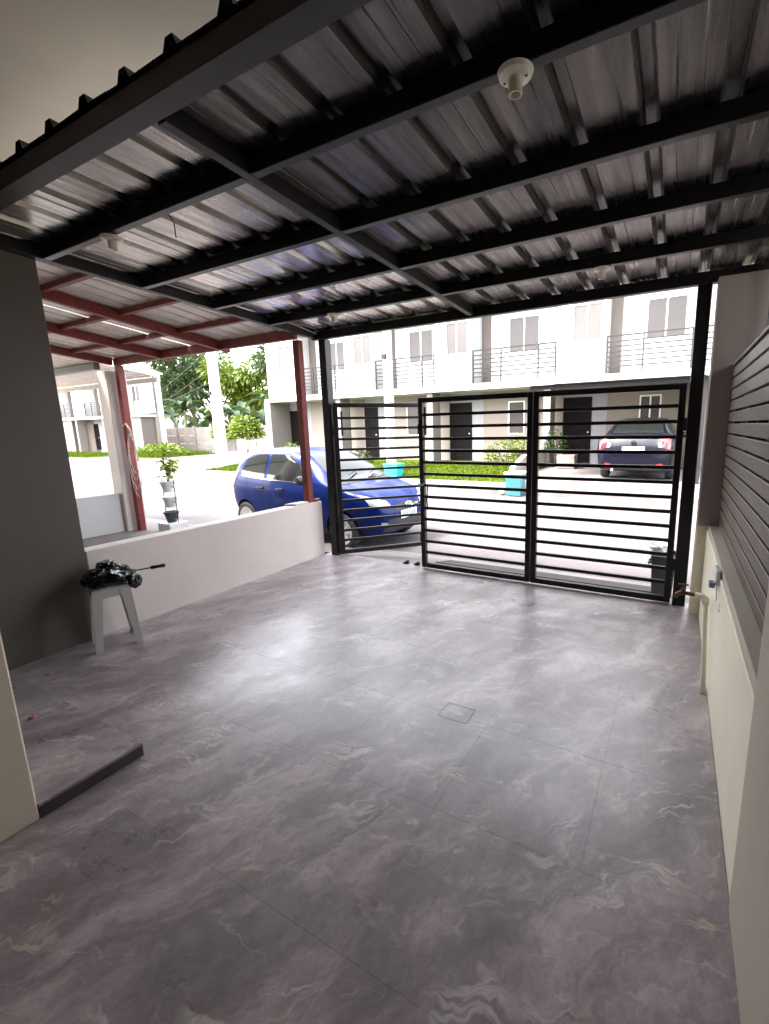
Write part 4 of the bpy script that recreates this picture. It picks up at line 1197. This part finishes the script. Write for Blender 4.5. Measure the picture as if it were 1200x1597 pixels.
    B().prism([(yf - 0.35, z(6.0)), (yg + depth + 0.3, z(6.0)), (yg + depth + 0.3, z(6.08)), (yf + 0.9 + depth * 0.42, z(6.2 + depth * 0.24)), (yf - 0.35, z(6.08))], 'x', left + 0.001, right - 0.001).out('roof', M['roofwhite'], g)
    return g
row_house(-14.56, -10.43, -16.28, 'leftmost house of the white row opposite, beside the gap with the bananas', end_left=-16.2)
row_house(-10.43, -6.38, -12.1, 'second house from the left in the white row opposite, behind the blue car')
row_house(-6.38, -2.06, -7.8, 'white row house with green front lawn, seen through the middle gate leaf')
row_house(-2.06, 2.2, -3.48, 'white row house with the dark sedan and metal awning, seen through the right gate leaf', awning=True)
row_house(2.2, 6.4, 0.78, 'white row house at the far right behind the right gate post')
# corner pillar of the row
o = B().box(-16.55, -16.21, 14.62, 15.9, 0.0, 2.94).out('corner_pillar', M['house_pillar'], None, 0.01)
tag(o, 'taupe wing wall at the left end of the white house row', 'wall')
row_house(-38.6, -34.0, -40.4, 'white and brown house at the left end, on the far side of the gap', end_right=-35.2, dy=4.9, dz=0.0, depth=0.6)
row_house(-43.0, -38.6, -44.6, 'white house behind the dark side wall, two doors from the gap at far left', dy=4.9, depth=0.6)
row_house(-47.4, -43.0, -49.0, 'leftmost visible white house opposite, next to the dark taupe wall edge', dy=4.9, depth=0.6)
for x in (-37.4, -47.6):
    o = B().box(x, x + 2.0, 19.62, 20.6, 0.0, 2.78).out('wing_wall', M['taupe'], None, 0.01)
    tag(o, 'dark taupe wing wall under the white upper storey %s' % ('beside the banana gap' if x > -40 else 'at the far left by the grass'), 'wall')

# awning over the sedan
aw = root('metal_awning', (-1.6, 11.6, 0), 0, 'white ribbed metal awning on dark posts over the sedan opposite', 'awning')
zaw = lambda y: 2.50 + 0.10 * (y - 11.5)
rib_sheet(-3.62, 0.55, 11.4, 14.58, lambda y: zaw(y) + 0.10, 0.25, 0.0, M['roofwhite'], aw, 'roof_sheet', 0.03)
B().box(-3.4, 0.5, 11.5, 11.58, 2.42, 2.53).out('front_beam', M['rail'], aw)
B().box(-3.62, 0.55, 11.34, 11.385, 2.53, 2.67).out('gutter', M['roofwhite'], aw, 0.01)
for x in (-3.40, 0.42):
    B().box(x, x + 0.08, 11.5, 11.58, 0.05, 2.42).out('post', M['rail'], aw)
    B().prism([(11.585, 2.42), (14.58, 2.74), (14.58, 2.82), (11.585, 2.50)], 'x', x, x + 0.08).out('rafter', M['rail'], aw)

# planter and low divider between the lawn and the driveway
dv = tag(B().prism([(11.6, 0.05), (15.6, 0.05), (15.6, 0.75), (12.6, 0.70), (11.6, 0.45)], 'x', -3.95, -3.80).out('divider_wall', M['taupe_light'], None, 0.01), 'low grey wall between the green lawn and the sedan driveway', 'wall')
pb = tag(B().box(-3.3, -2.75, 14.2, 14.7, 0.2, 0.62).out('planter_box', M['precast'], None, 0.01), 'grey concrete planter box by the dark door beside the sedan', 'planter')

def bush(name, c, rx, ry, rz, n, size, m, label, cat, seed, stem=True, group=None):
    r = random.Random(seed)
    g = root(name, c, 0, label, cat, group)
    b = B()
    for _ in range(n):
        while True:
            q = Vector((r.uniform(-1, 1), r.uniform(-1, 1), r.uniform(0, 1)))
            if q.length < 1 and r.random() < 0.25 + q.length: break
        p = Vector((q.x * rx, q.y * ry, q.z * rz + rz * 0.12))
        leaf_blade(b, p, (q.x + r.gauss(0, 0.5), q.y + r.gauss(0, 0.5), r.uniform(0.0, 1.0)), size * r.uniform(0.7, 1.4), size * 0.45, 0.7, 3, r.uniform(-1, 1))
    b.out('foliage', m, g, smooth='all', off=ZERO())
    s = B()
    for k in range(5):
        a = k * 1.3
        s.tube([(0, 0, -0.95 if c[2] > 0.8 else -0.05), (rx * 0.3 * math.cos(a), ry * 0.3 * math.sin(a), rz * 0.5), (rx * 0.6 * math.cos(a), ry * 0.6 * math.sin(a), rz * 0.95)], [0.02, 0.014, 0.006], 5)
    s.out('stem', M['bark'], g, off=ZERO())
    return g
bush('flower_bush', (-5.0, 14.2, 0.27), 0.75, 0.5, 0.75, 420, 0.13, M['leaf_lime'], 'yellow green bush on the lawn left of the teal bin', 'bush', 21)
bush('flower_bush', (-4.2, 13.2, 0.22), 0.28, 0.4, 1.0, 260, 0.12, M['leaf_lime'], 'tall narrow lime shrub directly behind the teal bin', 'bush', 22)
bush('flower_bush', (-3.45, 14.6, 0.6), 0.35, 0.3, 0.75, 220, 0.13, M['leaf_mid'], 'green shrub by the house entrance just left of the sedan', 'bush', 23)
bush('flower_bush', (-14.7, 14.3, 0.27), 0.5, 0.4, 0.7, 260, 0.14, M['leaf_lime'], 'lime shrub by the leftmost door of the row, above the blue car roof', 'bush', 24)
bush('flower_bush', (-10.7, 13.9, 0.25), 0.4, 0.4, 0.5, 200, 0.12, M['leaf_mid'], 'low green shrub by the second house, behind the blue car bonnet', 'bush', 25)

# bins
def bin_(name, c, w, d, h, m, label, lid=None):
    g = root(name, c, 0, label, 'bin')
    b = B()
    rings = []
    for z, k in ((0, 0.82), (h * 0.96, 1.0), (h * 0.96, 1.06), (h, 1.06), (h, 0.96), (h * 0.9, 0.95)):
        rings.append([b.bm.verts.new((sx * w / 2 * k, sy * d / 2 * k, z)) for sx, sy in ((-1, -1), (1, -1), (1, 1), (-1, 1))])
    for A, C in zip(rings, rings[1:]):
        for k in range(4): b.bm.faces.new((A[k], A[(k + 1) % 4], C[(k + 1) % 4], C[k]))
    b.bm.faces.new(rings[0][::-1]); b.bm.faces.new(rings[-1])
    b.out('bin_body', m, g, 0.012, off=ZERO())
    if lid:
        B().box(-w * 0.55, w * 0.55, -d * 0.55, d * 0.55, h + 0.002, h + 0.05).box(-w * 0.15, w * 0.15, -d * 0.6, -d * 0.55, h + 0.01, h + 0.035).out('lid', lid, g, 0.012, off=ZERO())
    for sx in (-1, 1):
        B().tube([(sx * w * 0.52, -0.06, h * 0.80), (sx * w * 0.60, -0.04, h * 0.76), (sx * w * 0.60, 0.04, h * 0.76), (sx * w * 0.52, 0.06, h * 0.80)], 0.012, 6).out('handle', m, g, off=ZERO())
    return g
bin_('rubbish_bin', (-3.39, 10.40, -0.125), 0.42, 0.38, 0.52, M['teal'], 'teal plastic rubbish bin standing at the road edge opposite', M['whiteplastic'])
bin_('rubbish_bin', (-7.6, 11.45, 0.06), 0.50, 0.42, 0.42, M['cyan'], 'bright cyan open tub on the pavement behind the blue car bonnet')
crumple('bag_', (-7.6, 11.45, 0.0), (0.01, 0.01, 0.01), 0.1, 1, M['whiteplastic']) if False else None
tb = tag(crumple('sack', (-3.36, 10.78, 0.20), (0.24, 0.18, 0.24), 0.6, 31, M['whiteplastic'], None, -0.02, None, 3), 'white filled sack leaning behind the teal bin opposite', 'sack')
st_ = tag(crumple('stone', (-3.72, 10.36, -0.05), (0.09, 0.09, 0.08), 0.5, 33, M['pole'], None, -0.125, None, 3), 'pale stone on the road beside the teal bin', 'stone')
bin_('rubbish_bin', (-0.03, 4.50, -0.08), 0.20, 0.26, 0.41, M['greybin'], 'dark grey bin outside the gate beside the right post')
gb = tag(crumple('sack', (-0.06, 4.55, 0.39), (0.11, 0.13, 0.07), 0.7, 35, M['whiteplastic'], None, 0.335, None, 3), 'white plastic bag lying on top of the dark grey bin by the right gate post', 'bag')

# ---------------------------------------------------------------- poles and wires
def pole(name, x, y, z, h, r0, r1, label, arms=True):
    g = root(name, (x, y, z), 0, label, 'utility pole', 'concrete utility poles')
    B().cyl((0, 0, -0.2), (0, 0, h), r0, 16, r1).out('shaft', M['pole'], g, smooth=True, off=ZERO())
    if arms:
        B().box(-0.8, 0.8, -0.05, 0.05, h - 0.7, h - 0.58).out('cross_arm', M['rail'], g, off=ZERO())
        for sx in (-0.7, -0.3, 0.3, 0.7):
            B().lathe([(0.001, 0), (0.03, 0), (0.045, 0.06), (0.03, 0.09), (0.001, 0.12)], (sx, 0, h - 0.579), 10).out('insulator', M['whiteplastic'], g, off=ZERO())
    B().box(-0.06, 0.06, -r0 - 0.06, -r0 + 0.02, h * 0.45, h * 0.45 + 0.15).out('meter_box', M['rail'], g, off=ZERO())
    return g
pole('utility_pole', -18.3, 13.5, 0.0, 7.0, 0.26, 0.19, 'thick pale concrete pole at the side street corner, left of the blue car')
pole('utility_pole', -8.35, 12.45, 0.1, 8.0, 0.17, 0.13, 'slim pale concrete pole in front of the second row house', False)
for k, (p, q) in enumerate((((-18.3, 13.5, 5.2), (-44, 24.0, 4.6)), ((-18.3, 13.5, 4.4), (-44, 23.6, 3.6)), ((-18.3, 13.5, 6.0), (-8.35, 12.45, 6.4)), ((-18.3, 13.5, 3.8), (-46, 22, 3.1)))):
    p, q = Vector(p), Vector(q)
    pts = [p.lerp(q, i / 10) - Vector((0, 0, 0.5 * math.sin(math.pi * i / 10))) for i in range(11)]
    o = B().tube(pts, 0.014, 5).out('overhead_wire', M['rail'])
    tag(o, ('topmost sagging wire from the thick pole toward the left houses', 'middle sagging wire from the thick pole toward the left houses', 'wire running from the thick pole to the slim pole', 'lowest sagging wire from the thick pole toward the left houses')[k], 'wire')

# ---------------------------------------------------------------- precast wall, bananas, trees behind the gap
pw = root('precast_wall', (-32, 23.9, 0), 0, 'weathered grey precast concrete wall at the end of the gap', 'wall')
for i in range(12):
    x = -50 + i * 2.4
    B().box(x, x + 0.16, 23.82, 23.98, 0, 2.1).out('wall_post', M['precast'], pw)
    for k in range(3):
        B().box(x + 0.162, x + 2.398, 23.87, 23.93, 0.02 + k * 0.66, 0.02 + k * 0.66 + 0.65).out('wall_panel', M['precast'], pw, 0.008)
def banana(x, y, z, h, seed, m, label):
    r = random.Random(seed)
    g = root('banana_plant', (x, y, z), r.uniform(0, 6), label, 'banana plant', 'banana plants behind the precast wall')
    B().tube([(0, 0, -0.2), (0.04, 0, h * 0.5), (0.0, 0.05, h)], [0.16, 0.13, 0.08], 9).out('stem', M['banana_stem'], g, smooth='all', off=ZERO())
    for k in range(9):
        a = k * 2.4 + r.uniform(-0.3, 0.3)
        el = r.uniform(0.5, 2.2)
        b = B()
        leaf_blade(b, (0, 0, h - 0.1), (math.cos(a), math.sin(a), el), r.uniform(2.0, 2.9), r.uniform(0.55, 0.8), r.uniform(1.4, 2.6), 9, r.uniform(-0.5, 0.5), 0.2)
        o = b.out('leaf', m, g, smooth='all', off=ZERO())
    return g
kinds = ['dark', 'grey green', 'pale green']
r = random.Random(3)
for i in range(13):
    x = -43.5 + i * 1.75 + r.uniform(-0.4, 0.4)
    y = 25.2 + (i % 3) * 1.1
    lab = 'banana plant with drooping leaves behind the precast wall, %s' % ['leftmost, touching the far white house', 'second from the left', 'third from the left', 'fourth from the left', 'fifth from the left', 'sixth from the left', 'middle one of the clump', 'sixth from the right', 'fifth from the right', 'fourth from the right', 'third from the right', 'second from the right, near the row', 'rightmost, nearest the white row'][i]
    banana(x, y, 0.0, r.uniform(2.2, 3.9), 100 + i, M['leaf_banana'] if i % 4 else M['leaf_mid'], lab)
def tree(x, y, h, rad, seed, m, label, n=4200, leaf=0.5):
    r = random.Random(seed)
    g = root('broadleaf_tree', (x, y, 0), 0, label, 'tree', 'trees beyond the precast wall')
    b = B()
    b.tube([(0, 0, -0.2), (0.1, 0, h * 0.3), (0.0, 0.1, h * 0.65)], [0.28, 0.2, 0.1], 9)
    clumps = []
    for k in range(11):
        a = k * 2.4
        q = Vector((math.cos(a) * rad * r.uniform(0.3, 0.8), math.sin(a) * rad * r.uniform(0.3, 0.8), h * r.uniform(0.42, 0.92)))
        clumps.append((q, rad * r.uniform(0.28, 0.5)))
        b.tube([(0.05, 0, h * r.uniform(0.25, 0.5)), tuple(q * 0.6 + Vector((0, 0, h * 0.2))), tuple(q)], [0.1, 0.06, 0.02], 5)
    b.out('trunk', M['bark'], g, smooth='all', off=ZERO())
    c = B()
    for _ in range(n):
        q, cr = r.choice(clumps)
        d = Vector((r.gauss(0, 1), r.gauss(0, 1), r.gauss(0, 0.8))).normalized()
        p = q + d * cr * r.random() ** 0.4
        leaf_blade(c, p, d + Vector((0, 0, r.uniform(-0.6, 0.3))), leaf * r.uniform(0.6, 1.3), leaf * 0.5, 0.6, 2, r.uniform(-1.5, 1.5))
    c.out('crown', m, g, smooth='all', off=ZERO())
for i, (x, y, h, rad, mk, lb) in enumerate([
        (-46, 31, 10.5, 4.2, 'leaf_mid', 'mid green tree rising behind the white house at the left of the gap'),
        (-39.5, 33, 9.0, 3.8, 'leaf_lime', 'yellow green feathery tree in the middle of the gap behind the bananas'),
        (-33.5, 34, 10.0, 4.0, 'leaf_mid', 'green tree directly behind the top of the thick pole'),
        (-27.5, 31, 9.2, 4.2, 'leaf_dark', 'dense dark green tree against the left corner of the white row'),
        (-22.5, 33, 9.0, 4.0, 'leaf_dark', 'dark tree mostly hidden behind the leftmost house of the row'),
        (-52.5, 33, 10, 4.5, 'leaf_dark', 'dark tree behind the far left houses')]):
    tree(x, y, h, rad, 50 + i, M[mk], lb)
# lime shrubs before the wall
bush('roadside_shrub', (-26.0, 21.2, 0.9), 1.1, 0.9, 1.5, 520, 0.4, M['leaf_lime'], 'large bright lime shrub just right of the thick pole', 'shrub', 61)
bush('roadside_shrub', (-31.5, 23.3, 0.9), 0.8, 0.5, 1.4, 300, 0.32, M['leaf_lime'], 'lime creeper hanging over the precast wall left of the thick pole', 'shrub', 62)
bush('roadside_shrub', (-31.2, 18.4, 0.0), 2.2, 1.2, 0.75, 900, 0.26, M['leaf_lime'], 'low lime green bush on the verge beside the far house', 'shrub', 63)

# ---------------------------------------------------------------- grass
def grass(name, area, n, h, seed, zf, label=None):
    r = random.Random(seed)
    vs, fs = [], []
    for _ in range(n):
        x = r.uniform(area[0], area[1]); y = r.uniform(area[2], area[3]); z = zf(x, y)
        a = r.uniform(0, math.pi); w = 0.008 + 0.012 * r.random(); hh = h * r.uniform(0.5, 1.3)
        lx, ly = r.gauss(0, 0.3) * hh, r.gauss(0, 0.3) * hh
        k = len(vs)
        vs += [(x - w * math.cos(a), y - w * math.sin(a), z), (x + w * math.cos(a), y + w * math.sin(a), z), (x + lx, y + ly, z + hh)]
        fs.append((k, k + 1, k + 2))
    me = bpy.data.meshes.new(name); me.from_pydata(vs, [], fs)
    o = link(name, me, M['grass'])
    o['kind'] = 'stuff'
    return o
lz = lambda x, y: 0.06 + 0.22 * (y - 11.3) / 3.1
grass('lawn_grass', (-16.5, -4.0, 11.32, 14.4), 26000, 0.06, 1, lz)
grass('verge_grass', (-33.5, -28.5, 16.6, 20.5), 9000, 0.30, 2, lambda x, y: 0.03)
grass('verge_grass', (-52, -36.5, 16.2, 18.8), 9000, 0.30, 4, lambda x, y: -0.02)
struct(B().prism([(16.0, 0.03), (20.7, 0.12), (20.7, -0.2), (16.0, -0.2)], 'x', -33.7, -28.3).out('verge_soil', M['lawn']))
struct(B().prism([(16.0, 0.0), (18.9, 0.05), (18.9, -0.2), (16.0, -0.2)], 'x', -53, -36.0).out('verge_soil', M['lawn']))
